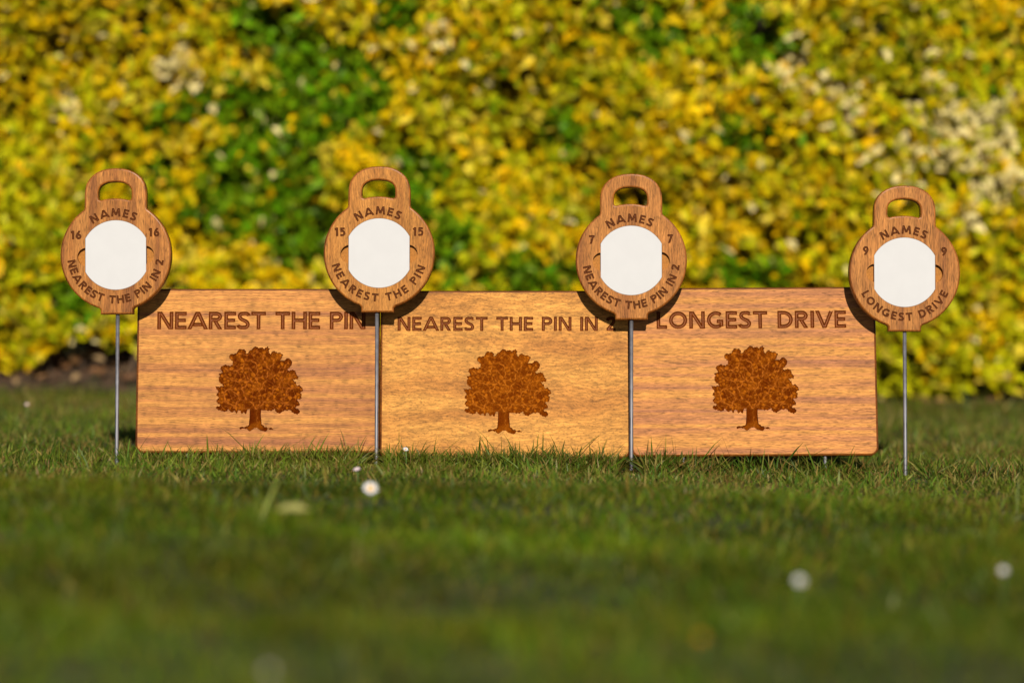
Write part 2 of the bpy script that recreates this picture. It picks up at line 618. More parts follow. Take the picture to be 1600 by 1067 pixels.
def leaves_mesh(name, D, mat, sel=None):
    idx = np.arange(len(D['L'])) if sel is None else np.nonzero(sel)[0]
    P, d, n, s, L, W = (D[k][idx] for k in ('P', 'd', 'n', 's', 'L', 'W'))
    lp = LEAF_P
    V = (P[:, None, :] + s[:, None, :] * (lp[None, :, 0, None] * W[:, None, None])
         + d[:, None, :] * (lp[None, :, 1, None] * L[:, None, None]) + n[:, None, :] * (lp[None, :, 2, None] * L[:, None, None]))
    C = np.repeat(D['mc'][idx][:, None, :], 8, 1)
    C[:, 1:3, :] = D['cc'][idx][:, None, :]
    C[:, 0, :] = D['cc'][idx]
    off = (np.arange(len(idx)) * 8)[:, None, None]
    T = (LEAF_T[None] + off).reshape(-1, 3)
    Q = (LEAF_Q[None] + off).reshape(-1, 4)
    return np_mesh(name, V.reshape(-1, 3), [T, Q], [mat], cols=C.reshape(-1, 3))


hedge = empty('hedge', (0, HEDGE_Y + 0.3, float(ground_z(0, HEDGE_Y + 0.3))))
tag(hedge, 'tall golden variegated hedge with green patches behind the lawn', 'hedge')
HO = Vector(hedge.location)
front = make_leaves(9500, 10, 0.0, 101)
inner = make_leaves(2200, 9, 0.17, 202, 1.1)
# 300 front leaves become parts of their own
px, py = hedge_px(front['P'][:, 0], front['P'][:, 2])
score = front['L'] * np.sqrt(front['W'] / front['L']) * np.clip(-front['n'][:, 1], 0, 1) - 0.05 * (front['P'][:, 1] - hedge_front(front['P'][:, 0], front['P'][:, 2]))
score[(px < 5) | (px > 1595) | (py < 5) | (py > 600)] = -1
blk = (py > 455) & (px > 215) & (px < 1370)
score[blk] = -1
pick = np.argsort(-score)[:300]
sel = np.ones(len(front['L']), bool)
sel[pick] = False
gsel = front['green']
o = link('golden_foliage', leaves_mesh('golden_foliage', front, foliage_mat, sel & ~gsel), hedge, -HO)
o['kind'] = 'stuff'
o = link('green_foliage', leaves_mesh('green_foliage', front, foliage_mat, sel & gsel), hedge, -HO)
o['kind'] = 'stuff'
o['label'] = 'plain green leaves among the golden ones'
o = link('inner_foliage', leaves_mesh('inner_foliage', inner, foliage_mat), hedge, -HO)
o['kind'] = 'stuff'


def proto_leaf(name, mc, cc):
    C = np.tile(np.array(mc), (8, 1))
    C[0:3] = cc
    return np_mesh(name, LEAF_P, [LEAF_T, LEAF_Q], [foliage_mat], cols=C)


protos = {'gold': proto_leaf('gold_leaf', (0.76, 0.53, 0.014), (0.50, 0.40, 0.014)),
          'vari': proto_leaf('edged_leaf', (0.68, 0.52, 0.02), (0.18, 0.24, 0.015)),
          'green': proto_leaf('green_leaf', (0.13, 0.26, 0.006), (0.11, 0.20, 0.006)),
          'cream': proto_leaf('cream_leaf', (0.80, 0.66, 0.34), (0.68, 0.57, 0.22))}
for i in pick:
    key = 'green' if front['green'][i] else 'cream' if front['cream'][i] else 'vari' if front['vari'][i] else 'gold'
    lf = bpy.data.objects.new('leaf', protos[key])
    COL.objects.link(lf)
    lf.parent = hedge
    s, d, n, p, L, W = (front[k][i] for k in ('s', 'd', 'n', 'P', 'L', 'W'))
    m = Matrix(((s[0] * W, d[0] * L, n[0] * L, p[0] - HO.x), (s[1] * W, d[1] * L, n[1] * L, p[1] - HO.y),
                (s[2] * W, d[2] * L, n[2] * L, p[2] - HO.z), (0, 0, 0, 1)))
    lf.matrix_local = m

# dark lumpy backing sheet; its near-black colour paints the hedge's inner shade
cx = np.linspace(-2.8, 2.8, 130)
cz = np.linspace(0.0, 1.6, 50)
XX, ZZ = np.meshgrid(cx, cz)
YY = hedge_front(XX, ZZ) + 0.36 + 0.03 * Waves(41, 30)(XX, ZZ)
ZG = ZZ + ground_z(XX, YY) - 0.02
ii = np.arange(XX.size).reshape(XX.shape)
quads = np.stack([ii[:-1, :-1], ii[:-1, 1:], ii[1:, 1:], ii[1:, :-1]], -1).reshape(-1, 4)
o = link('inner_shade_sheet', np_mesh('inner_shade_sheet', np.stack([XX, YY, ZG], -1).reshape(-1, 3), [quads], [core_mat], smooth=True), hedge, -HO)
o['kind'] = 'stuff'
# woody stems
for i in range(22):
    x0 = -2.4 + 4.8 * (i + 0.5) / 22 + random.uniform(-0.08, 0.08)
    y0 = HEDGE_Y + 0.42 + random.uniform(-0.05, 0.06)
    z0 = float(ground_z(x0, y0)) - 0.03
    dx = random.uniform(-0.2, 0.2)
    pts = [(x0, y0, z0)]
    for q in range(1, 6):
        t = q / 5
        pts.append((x0 + dx * t + random.uniform(-0.02, 0.02), y0 + random.uniform(-0.04, 0.02) - 0.10 * t * (i % 2), z0 + 1.1 * t))
    V, F = tube(pts, [0.016, 0.014, 0.012, 0.010, 0.007, 0.004], 7)
    link('branch', py_mesh('branch', V, F, [bark_mat], True), hedge, -HO)
for i in range(8):      # bare low stems at the open left foot
    x0 = -1.35 + 0.07 * i + random.uniform(-0.03, 0.03)
    y0 = HEDGE_Y + 0.30 + random.uniform(-0.08, 0.05)
    z0 = float(ground_z(x0, y0)) - 0.02
    pts = [(x0, y0, z0), (x0 + random.uniform(-0.04, 0.04), y0 - 0.04, z0 + 0.12), (x0 + random.uniform(-0.12, 0.12), y0 - 0.06, z0 + 0.34)]
    V, F = tube(pts, [0.009, 0.007, 0.004], 6)
    link('branch', py_mesh('branch', V, F, [bark_mat], True), hedge, -HO)

# leaf litter on the bed
nl = 320
r = np.random.default_rng(77)
lx = r.uniform(-2.4, 2.4, nl)
lt = np.abs(r.normal(0, 0.16, nl)) + 0.02
ly = HEDGE_Y + 0.12 + lt
lx[:120] = r.normal(-1.10, 0.18, 120)
lz = ground_z(lx, ly) + 0.035 + np.exp(-((lx + 1.10) / 0.28) ** 2 - ((lt - 0.20) / 0.16) ** 2) * 0.10
a = r.uniform(0, 6.28, nl)
d = np.stack([np.cos(a), np.sin(a), r.normal(0.1, 0.3, nl)], -1)
d /= np.linalg.norm(d, axis=1)[:, None]
n = np.stack([r.normal(0, 0.5, nl), r.normal(-0.5, 0.4, nl), np.ones(nl)], -1)
n -= d * np.sum(n * d, 1)[:, None]
n /= np.linalg.norm(n, axis=1)[:, None]
lc = np.array([[0.26, 0.12, 0.045], [0.32, 0.17, 0.07], [0.20, 0.10, 0.05], [0.40, 0.27, 0.13]])[r.integers(0, 4, nl)]
D = dict(P=np.stack([lx, ly, lz], -1), d=d, n=n, s=np.cross(d, n), L=r.uniform(0.025, 0.045, nl), W=r.uniform(0.014, 0.022, nl), mc=lc, cc=lc * 0.8)
o = link('leaf_litter', leaves_mesh('leaf_litter', D, dry_mat))
tag(o, 'brown fallen leaves littering the soil under the hedge', 'leaf litter', kind='stuff')

# ------------------------------------------------------------------ stroke lettering (own letter shapes)
def arc(cx, cy, rx, ry, a0, a1, n):
    return [(cx + rx * cos(radians(a0 + (a1 - a0) * i / n)), cy + ry * sin(radians(a0 + (a1 - a0) * i / n))) for i in range(n + 1)]


def spline(P, n=4):
    out = []
    for i in range(len(P) - 1):
        p0, p1, p2, p3 = P[max(i - 1, 0)], P[i], P[i + 1], P[min(i + 2, len(P) - 1)]
        for k in range(n):
            t = k / n
            out.append(tuple(0.5 * ((2 * p1[j]) + (-p0[j] + p2[j]) * t + (2 * p0[j] - 5 * p1[j] + 4 * p2[j] - p3[j]) * t * t
                                    + (-p0[j] + 3 * p1[j] - 3 * p2[j] + p3[j]) * t ** 3) for j in (0, 1)))
    out.append(P[-1])
    return out


def glyph(ch, t):
    """width, list of (points, closed); centre lines in units of the cap height"""
    h = t / 2
    if ch == 'N':
        w = 0.90
        return w, [([(h, 0), (h, 1)], 0), ([(w - h, 0), (w - h, 1)], 0), ([(h - 0.02, 1.08), (w - h + 0.02, -0.08)], 0)]
    if ch == 'A':
        w = 1.06
        return w, [([(h * 0.6 - 0.05, -0.1), (w / 2 + 0.005, 1.02)], 0), ([(w - h * 0.6 + 0.05, -0.1), (w / 2 - 0.005, 1.02)], 0), ([(0.24 * w, 0.27), (0.76 * w, 0.27)], 0)]
    if ch == 'M':
        w = 1.12
        return w, [([(h, -0.02), (h + 0.09, 1)], 0), ([(w - h, -0.02), (w - h - 0.09, 1)], 0), ([(h + 0.06, 1.06), (w / 2, 0.2)], 0), ([(w - h - 0.06, 1.06), (w / 2, 0.2)], 0)]
    if ch == 'E':
        w = 0.66
        return w, [([(h, 0), (h, 1)], 0), ([(0, 1 - h), (w, 1 - h)], 0), ([(0, 0.51), (w * 0.93, 0.51)], 0), ([(0, h), (w, h)], 0)]
    if ch == 'S':
        w = 0.68
        return w, [(spline([(0.60, 0.83), (0.49, 0.895), (0.34, 1 - h), (0.17, 0.86), (0.11, 0.72), (0.20, 0.59), (0.35, 0.51), (0.51, 0.42), (0.58, 0.28), (0.50, 0.14), (0.33, h), (0.17, 0.115), (0.05, 0.19)], 3), 0)]
    if ch == 'R':
        w = 0.78
        return w, [([(h, 0), (h, 1)], 0), ([(0, 1 - h), (0.42, 1 - h)] + arc(0.42, 0.715, 0.22, 0.285 - h, 75, -75, 6) + [(0.42, 0.43 + h), (0, 0.43 + h)], 0),
                   ([(0.34, 0.50), (w - 0.10, -0.06)], 0)]
    if ch == 'P':
        w = 0.72
        return w, [([(h, 0), (h, 1)], 0), ([(0, 1 - h), (0.40, 1 - h)] + arc(0.40, 0.70, 0.24, 0.30 - h, 75, -75, 6) + [(0.40, 0.40 + h), (0, 0.40 + h)], 0)]
    if ch == 'T':
        w = 0.82
        return w, [([(0, 1 - h), (w, 1 - h)], 0), ([(w / 2, 0), (w / 2, 1)], 0)]
    if ch == 'H':
        w = 0.86
        return w, [([(h, 0), (h, 1)], 0), ([(w - h, 0), (w - h, 1)], 0), ([(0, 0.51), (w, 0.51)], 0)]
    if ch == 'I':
        return t, [([(h, 0), (h, 1)], 0)]
    if ch == 'L':
        w = 0.60
        return w, [([(h, 0), (h, 1)], 0), ([(0, h), (w, h)], 0)]
    if ch == 'O':
        w = 1.04
        return w, [(arc(w / 2, 0.5, w / 2 - h, 0.5 - h, 0, 345, 23), 1)]
    if ch == 'G':
        w = 0.96
        return w, [(arc(0.52, 0.5, 0.52 - h, 0.5 - h, 48, 308, 18), 0), ([(w - h - 0.02, 0.12), (w - h - 0.02, 0.52)], 0), ([(0.56, 0.52 - h), (w - 0.02, 0.52 - h)], 0)]
    if ch == 'D':
        w = 0.88
        return w, [([(h, 0), (h, 1)], 0), ([(0, 1 - h), (0.36, 1 - h)] + arc(0.36, 0.5, 0.52 - h, 0.5 - h, 78, -78, 11) + [(0.36, h), (0, h)], 0)]
    if ch == 'V':
        w = 0.94
        return w, [([(h * 0.6 - 0.04, 1.1), (w / 2 + 0.005, -0.02)], 0), ([(w - h * 0.6 + 0.04, 1.1), (w / 2 - 0.005, -0.02)], 0)]
    if ch == '1':
        w = 0.42
        return w, [([(0.27, 0), (0.27, 1)], 0), ([(0.03, 0.74), (0.30, 0.97)], 0)]
    if ch == '2':
        w = 0.64
        return w, [(spline([(0.07, 0.72), (0.13, 0.86), (0.30, 1 - h), (0.47, 0.86), (0.52, 0.71), (0.45, 0.55), (0.30, 0.37), (0.08, h)], 3), 0), ([(0, h), (w, h)], 0)]
    if ch == '5':
        w = 0.62
        return w, [([(0.10, 1 - h), (0.56, 1 - h)], 0), ([(0.17, 0.50), (0.17, 1)], 0),
                   (spline([(0.12, 0.57), (0.30, 0.61), (0.46, 0.53), (0.52, 0.35), (0.45, 0.17), (0.27, h), (0.05, 0.14)], 3), 0)]
    if ch == '6':
        w = 0.66
        return w, [(arc(0.33, 0.33, 0.33 - h, 0.33 - h, 0, 340, 17), 1), (spline([(0.10, 0.36), (0.17, 0.58), (0.30, 0.78), (0.46, 1.02)], 3), 0)]
    if ch == '9':
        w = 0.66
        return w, [(arc(0.33, 0.67, 0.33 - h, 0.33 - h, 0, 340, 17), 1), (spline([(0.56, 0.64), (0.49, 0.42), (0.36, 0.22), (0.20, -0.02)], 3), 0)]
    if ch == '7':
        w = 0.64
        return w, [([(0, 1 - h), (w, 1 - h)], 0), ([(w - h - 0.02, 1.0), (0.18, -0.05)], 0)]
    return 0.36, []


def clip_y(poly, y0, y1):
    for (sgn, lim) in ((1, y0), (-1, -y1)):
        out = []
        for i in range(len(poly)):
            a, c = poly[i], poly[(i + 1) % len(poly)]
            fa, fc = sgn * a[1] - lim, sgn * c[1] - lim
            if fa >= 0:
                out.append(a)
            if (fa > 0 > fc) or (fa < 0 < fc):
                tt = fa / (fa - fc)
                out.append((a[0] + (c[0] - a[0]) * tt, a[1] + (c[1] - a[1]) * tt))
        poly = out
        if len(poly) < 3:
            return []
    return poly


def stroke_loops(pts, closed, w):
    """outline loops of a polyline of width w (butt ends)"""
    P = [Vector(p) for p in pts]
    n = len(P)
    Lf, Rt = [], []
    for i in range(n):
        if closed:
            a, c = P[i - 1], P[(i + 1) % n]
            d1, d2 = (P[i] - a).normalized(), (c - P[i]).normalized()
        else:
            d1 = (P[i] - P[i - 1]).normalized() if i > 0 else (P[1] - P[0]).normalized()
            d2 = (P[i + 1] - P[i]).normalized() if i < n - 1 else d1
        tn = (d1 + d2).normalized()
        nn = Vector((-tn.y, tn.x))
        sc = 1.0 / max(0.6, nn.dot(Vector((-d1.y, d1.x))))
        Lf.append(tuple(P[i] + nn * (w / 2 * sc)))
        Rt.append(tuple(P[i] - nn * (w / 2 * sc)))
    if closed:
        return [Lf, Rt]
    return [Lf + Rt[::-1]]


def seg_depth(p, pts, closed, w, bev):
    """0 outside the stroke .. 1 at its floor"""
    n = len(pts)
    best = 1e9
    endd = 1e9
    rngs = n if closed else n - 1
    for i in range(rngs):
        a, c = pts[i], pts[(i + 1) % n]
        vx, vy = c[0] - a[0], c[1] - a[1]
        L2 = vx * vx + vy * vy
        t = ((p[0] - a[0]) * vx + (p[1] - a[1]) * vy) / L2
        tc_ = min(1.0, max(0.0, t))
        dd = math.hypot(p[0] - a[0] - vx * tc_, p[1] - a[1] - vy * tc_)
        if not closed and ((i == 0 and t < 0) or (i == n - 2 and t > 1)):
            dd = 1e9                                    # past a butt end
        if dd < best:
            best = dd
            L = sqrt(L2)
            endd = 1e9
            if not closed:
                if i == 0:
                    endd = min(endd, t * L)
                if i == n - 2:
                    endd = min(endd, (1 - t) * L)
    v = min(w / 2 - best, endd)
    return v / bev


class Text:
    """one line of carved letters; each letter placed by a 2-D transform"""
    def __init__(self, name, t, cap, depth, floor_frac=0.22):
        self.name, self.t, self.cap, self.depth, self.ff = name, t, cap, depth, floor_frac
        self.items = []         # (strokes, ox, oy, ang, bbox)

    def put(self, ch, ox, oy, ang):
        w, strokes = glyph(ch, self.t)
        if not strokes:
            return
        R = self.cap * (max(w, 1) + 0.3)
        self.items.append((strokes, ox, oy, ang, w, R))

    def xf(self, it, q):
        s = self.cap
        return (it[1] + s * (q[0] * cos(it[3]) - q[1] * sin(it[3])), it[2] + s * (q[0] * sin(it[3]) + q[1] * cos(it[3])))

    def loops(self):
        out = []
        for it in self.items:
            for pts, closed in it[0]:
                for w, ins in ((self.t, 0.0), (self.t * self.ff, self.t * (1 - self.ff) / 2)):
                    pp = pts
                    if ins and not closed:
                        P = [Vector(p) for p in pts]
                        d0, d1 = (P[1] - P[0]).normalized(), (P[-1] - P[-2]).normalized()
                        P[0] = P[0] + d0 * ins
                        P[-1] = P[-1] - d1 * ins
                        pp = [tuple(p) for p in P]
                    for lp in stroke_loops(pp, closed, w):
                        lo, hi = ins, 1 - ins
                        if min(p[1] for p in lp) < lo - 1e-6 or max(p[1] for p in lp) > hi + 1e-6:
                            if closed or len(pp) > 6:
                                pass
                            lp = clip_y(lp, lo, hi)
                        if len(lp) >= 3:
                            out.append([self.xf(it, q) for q in lp])
        return out

    def f(self, p):
        best = 0.0
        bev = self.t * (1 - self.ff) / 2
        for it in self.items:
            dx, dy = p[0] - it[1], p[1] - it[2]
            if dx * dx + dy * dy > it[5] ** 2:
                continue
            q = ((dx * cos(it[3]) + dy * sin(it[3])) / self.cap, (-dx * sin(it[3]) + dy * cos(it[3])) / self.cap)
            if q[1] < -1e-4 or q[1] > 1.0001:
                continue
            yl = min(q[1], 1 - q[1]) / bev
            for pts, closed in it[0]:
                v = seg_depth(q, pts, closed, self.t, bev)
                best = max(best, min(v, yl, 1.0))
        return best


def line_text(name, s, x0, x1, y, cap, t, depth):
    """fit the string between x0 and x1 (left to right), baseline y"""
    T = Text(name, t, cap, depth)
    ws_ = [glyph(c, t)[0] for c in s]
    gap = ((x1 - x0) / cap - sum(ws_)) / (len(s) - 1)
    x = x0
    for c, w in zip(s, ws_):
        T.put(c, x, y, 0.0)
        x += (w + gap) * cap
    return T


def arc_text(name, s, a0, a1, rb, cap, t, depth, bottom=False):
    """a0, a1: angles (deg) of the centres of first and last letters; rb: baseline radius"""
    T = Text(name, t, cap, depth)
    ws_ = [glyph(c, t)[0] for c in s]
    rmid = rb + (-0.5 if bottom else 0.5) * cap
    span = abs(a1 - a0) * pi / 180 * rmid
    inner = sum(ws_) - ws_[0] / 2 - ws_[-1] / 2
    gap = (span / cap - inner) / (len(s) - 1)
    pos = 0.0
    for i, (c, w) in enumerate(zip(s, ws_)):
        if i > 0:
            pos += (ws_[i - 1] / 2 + w / 2 + gap) * cap
        dang = pos / rmid
        if bottom:
            a = radians(a0) + dang
            ang = a + pi / 2
        else:
            a = radians(a0) - dang
            ang = a - pi / 2
        # letter centre on baseline
        cxp, cyp = rb * cos(a), rb * sin(a)
        T.put(c, cxp - cos(ang) * w / 2 * cap, cyp - sin(ang) * w / 2 * cap, ang)
    return T


# ------------------------------------------------------------------ carved plates
def inside(poly, p):
    x, y = p
    c = False
    n = len(poly)
    j = n - 1
    for i in range(n):
        yi, yj = poly[i][1], poly[j][1]
        if (yi > y) != (yj > y) and x < (poly[j][0] - poly[i][0]) * (y - yi) / (yj - yi) + poly[i][0]:
            c = not c
        j = i
    return c


def area(poly):
    return 0.5 * sum(poly[i - 1][0] * poly[i][1] - poly[i][0] * poly[i - 1][1] for i in range(len(poly)))


def offset(poly, d):
    """offset a CCW loop inwards by d (negative: outwards)"""
    out = []
    n = len(poly)
    for i in range(n):
        a, p, c = Vector(poly[i - 1]), Vector(poly[i]), Vector(poly[(i + 1) % n])
        d1, d2 = (p - a).normalized(), (c - p).normalized()
        n1, n2 = Vector((-d1.y, d1.x)), Vector((-d2.y, d2.x))
        nn = (n1 + n2)
        if nn.length < 1e-6:
            nn = n1
        nn.normalize()
        out.append(tuple(p + nn * (d / max(0.45, nn.dot(n1)))))
    return out


def fillet(poly, radii, n=6):
    """round the corners of a CCW polygon"""
    out = []
    m = len(poly)
    for i in range(m):
        r_ = radii[i]
        p = Vector(poly[i])
        if r_ <= 0:
            out.append(tuple(p))
            continue
        a, c = (Vector(poly[i - 1]) - p), (Vector(poly[(i + 1) % m]) - p)
        ang = a.angle(c)
        d = r_ / math.tan(ang / 2)
        a.normalize()
        c.normalize()
        s, e = p + a * d, p + c * d
        mid = (a + c).normalized()
        ctr = p + mid * (r_ / sin(ang / 2))
        a0, a1 = atan2(s.y - ctr.y, s.x - ctr.x), atan2(e.y - ctr.y, e.x - ctr.x)
        da = (a1 - a0 + pi) % (2 * pi) - pi
        for k in range(n + 1):
            t = a0 + da * k / n
            out.append((ctr.x + r_ * cos(t), ctr.y + r_ * sin(t)))
    return out


def plate(name, outline, holes, texts, pockets, inlays, thick, cham, k, mats, text_mats, parent, loc, extra_pts=()):
    """A carved wooden plate in pixel-like units scaled by k.  holes go right through; pockets = [(loop, depth)] get walls and a floor;
    inlays = loops left open at the face (another part fills them).  Returns the body object; lettering become children of parent."""
    front_out = offset(outline, cham)
    front_holes = [offset(h, -cham) for h in holes]
    pts, edges = [], []

    def add_loop(lp):
        s = len(pts)
        pts.extend(Vector((q[0], q[1])) for q in lp)
        edges.extend((s + i, s + (i + 1) % len(lp)) for i in range(len(lp)))
    add_loop(front_out)
    for h in front_holes:
        add_loop(h)
    for lp, dp in pockets:
        add_loop(lp)
    for lp in inlays:
        add_loop(lp)
    for T in texts:
        for lp in T.loops():
            add_loop(lp)
    vo, eo, fo, _, _, _ = delaunay_2d_cdt(pts, edges, [], 0, 1e-5)
    V2 = [(v.x, v.y) for v in vo]
    body_faces = []
    pk_faces = [[] for _ in pockets]
    txt_faces = [[] for _ in texts]
    for f in fo:
        c = (sum(V2[i][0] for i in f) / 3, sum(V2[i][1] for i in f) / 3)
        if not inside(front_out, c):
            continue
        if any(inside(h, c) for h in front_holes) or any(inside(lp, c) for lp in inlays):
            continue
        f = tuple(f)
        if area([V2[i] for i in f]) < 0:
            f = f[::-1]
        hit = False
        for i, (lp, dp) in enumerate(pockets):
            if inside(lp, c):
                pk_faces[i].append(f)
                hit = True
                break
        if hit:
            continue
        for i, T in enumerate(texts):
            fv = T.f(c)
            if fv > 1e-3:
                txt_faces[i].append((f, fv))
                hit = True
                break
        if not hit:
            body_faces.append(f)
    V, F, MI = [], [], []
    vm = {}

    def vid(i, z=0.0, key=0):
        kk = (i, key)
        if kk not in vm:
            vm[kk] = len(V)
            V.append((V2[i][0] * k, V2[i][1] * k, z * k))
        return vm[kk]
    for f in body_faces:
        F.append(tuple(vid(i) for i in f))
        MI.append(0)
    # pockets
    for pi_, (lp, dp) in enumerate(pockets):
        ed = {}
        for f in pk_faces[pi_]:
            F.append(tuple(vid(i, -dp, 10 + pi_) for i in f))
            MI.append(2)
            for a, c in ((f[0], f[1]), (f[1], f[2]), (f[2], f[0])):
                ed[(a, c)] = 1
        for (a, c) in ed:
            if (c, a) not in ed:
                F.append((vid(a, 0, 0), vid(c, 0, 0), vid(c, -dp, 10 + pi_), vid(a, -dp, 10 + pi_))[::-1])
                MI.append(2)
    # rim: rounded edge, side, back rounding
    prof = [(cham, 0), (cham * 0.62, -cham * 0.08), (cham * 0.29, -cham * 0.29), (cham * 0.08, -cham * 0.62), (0, -cham), (0, -thick + cham), (cham * 0.29, -thick + cham * 0.29), (cham, -thick)]
    back_loops = []
    for lp, sg in [(outline, 1)] + [(h, -1) for h in holes]:
        rings = []
        for (ins, z) in prof:
            s = len(V)
            for q in offset(lp, sg * ins):
                V.append((q[0] * k, q[1] * k, z * k))
            rings.append(s)
        m = len(lp)
        for a, c in zip(rings[:-1], rings[1:]):
            for i in range(m):
                j = (i + 1) % m
                q = (a + i, c + i, c + j, a + j)
                F.append(q if sg > 0 else q[::-1])
                MI.append(1)
        back_loops.append([(offset(lp, sg * cham)[i]) for i in range(m)])
    # back face
    pts, edges = [], []
    for lp in back_loops:
        add_loop(lp)
    vb, eb, fb, _, _, _ = delaunay_2d_cdt(pts, edges, [], 0, 1e-5)
    s = len(V)
    V.extend((v.x * k, v.y * k, -thick * k) for v in vb)
    for f in fb:
        c = (sum(vb[i].x for i in f) / 3, sum(vb[i].y for i in f) / 3)
        if inside(back_loops[0], c) and not any(inside(h, c) for h in back_loops[1:]):
            f = tuple(f)
            if area([(vb[i].x, vb[i].y) for i in f]) > 0:
                f = f[::-1]
            F.append(tuple(s + i for i in f))
            MI.append(1)
    body = link(name, py_mesh(name, V, F, mats, idx=MI), parent, loc)
    for T, tf in zip(texts, txt_faces):
        if not tf:
            continue
        V, F, MI = [], [], []
        vm2 = {}
        for f, fv in tf:
            g_ = []
            for i in f:
                if i not in vm2:
                    vm2[i] = len(V)
                    V.append((V2[i][0] * k, V2[i][1] * k, -T.depth * max(0.0, T.f(V2[i])) * k))
                g_.append(vm2[i])
            F.append(tuple(g_))
            MI.append(1 if fv > 0.985 else 0)
        link(T.name, py_mesh(T.name, V, F, text_mats, idx=MI), parent, loc)
    return body


# ------------------------------------------------------------------ oak emblem (generic spreading tree), traced outline in its own units
OAK = [(425, 700), (424, 780), (418, 850), (400, 862), (330, 878), (333, 892), (400, 885), (430, 910), (460, 888), (490, 876), (520, 900), (570, 914), (590, 888), (640, 898), (645, 884),
       (600, 880), (562, 872), (536, 845), (528, 760), (530, 715), (560, 716), (620, 724), (655, 702), (672, 738), (700, 747), (722, 733), (745, 716), (800, 716), (835, 748),
       (868, 757), (886, 737), (880, 714), (845, 690), (855, 676), (885, 670), (880, 640), (860, 620), (905, 605), (905, 570), (890, 555), (912, 540), (912, 505), (885, 480),
       (855, 485), (850, 460), (820, 432), (845, 425), (870, 430), (876, 405), (850, 385), (846, 345), (815, 335), (790, 350), (770, 332), (800, 305), (812, 270), (800, 240),
       (775, 233), (755, 240), (740, 256), (700, 256), (722, 212), (720, 190), (680, 180), (640, 165), (620, 170), (614, 196), (596, 182), (602, 150), (590, 124), (568, 130),
       (555, 152), (530, 130), (500, 138), (470, 120), (450, 130), (440, 150), (415, 165), (397, 187), (380, 186), (386, 160), (355, 148), (325, 144), (305, 165), (294, 191),
       (255, 190), (228, 210), (240, 240), (262, 262), (264, 290), (235, 306), (200, 290), (175, 300), (143, 325), (160, 345), (172, 364), (135, 375), (146, 400), (136, 422),
       (140, 455), (165, 470), (182, 489), (145, 500), (108, 490), (115, 520), (132, 545), (114, 570), (140, 598), (115, 620), (125, 650), (152, 665), (113, 690), (125, 705),
       (165, 722), (200, 726), (230, 706), (260, 736), (285, 716), (305, 746), (320, 716), (345, 722), (350, 752), (368, 730), (390, 762), (396, 726), (408, 704)]
OAK = [((x - 510) / 5.928, (517 - y) / 5.928) for x, y in OAK]
if area(OAK) < 0:
    OAK = OAK[::-1]


def jag(poly, seed):
    r_ = random.Random(seed)
    out = []
    for i in range(len(poly)):
        a, c = Vector(poly[i]), Vector(poly[(i + 1) % len(poly)])
        out.append(tuple(a))
        L = (c - a).length
        trunk = abs(a.x + 5) < 12 and a.y < -30
        n = 0 if trunk and L > 6 else max(1, int(L / 1.7))
        nn = Vector((-(c - a).y, (c - a).x)).normalized()
        for q in range(1, n + 1):
            t = q / (n + 1)
            out.append(tuple(a.lerp(c, t) + nn * (-1) * (r_.uniform(-0.9, 1.15) * (1.0 if n > 0 else 0))))
    return out


OAKJ = jag(OAK, 4)
BR = [[(490, 700), (515, 640), (512, 540), (480, 420), (492, 390), (488, 300), (440, 250)], [(490, 700), (440, 650), (385, 610), (350, 520), (410, 450)], [(420, 695), (280, 690), (220, 640), (170, 560)],
      [(280, 690), (330, 610), (280, 540)], [(500, 690), (560, 640), (640, 640), (740, 650), (820, 670)], [(512, 540), (560, 450), (600, 340), (650, 250)], [(512, 540), (440, 460), (350, 330), (380, 240)],
      [(560, 640), (620, 560), (700, 480), (720, 360), (780, 270)], [(740, 650), (770, 520), (850, 500)], [(410, 450), (300, 450), (180, 400)], [(480, 420), (540, 400), (640, 400), (730, 350)],
      [(350, 520), (240, 520), (140, 560)], [(350, 330), (270, 350), (190, 330)], [(600, 340), (540, 240), (560, 160)], [(640, 640), (690, 700)], [(490, 700), (490, 780), (500, 870)]]
BR = [[((x - 510) / 5.928, (517 - y) / 5.928) for x, y in b_] for b_ in BR]


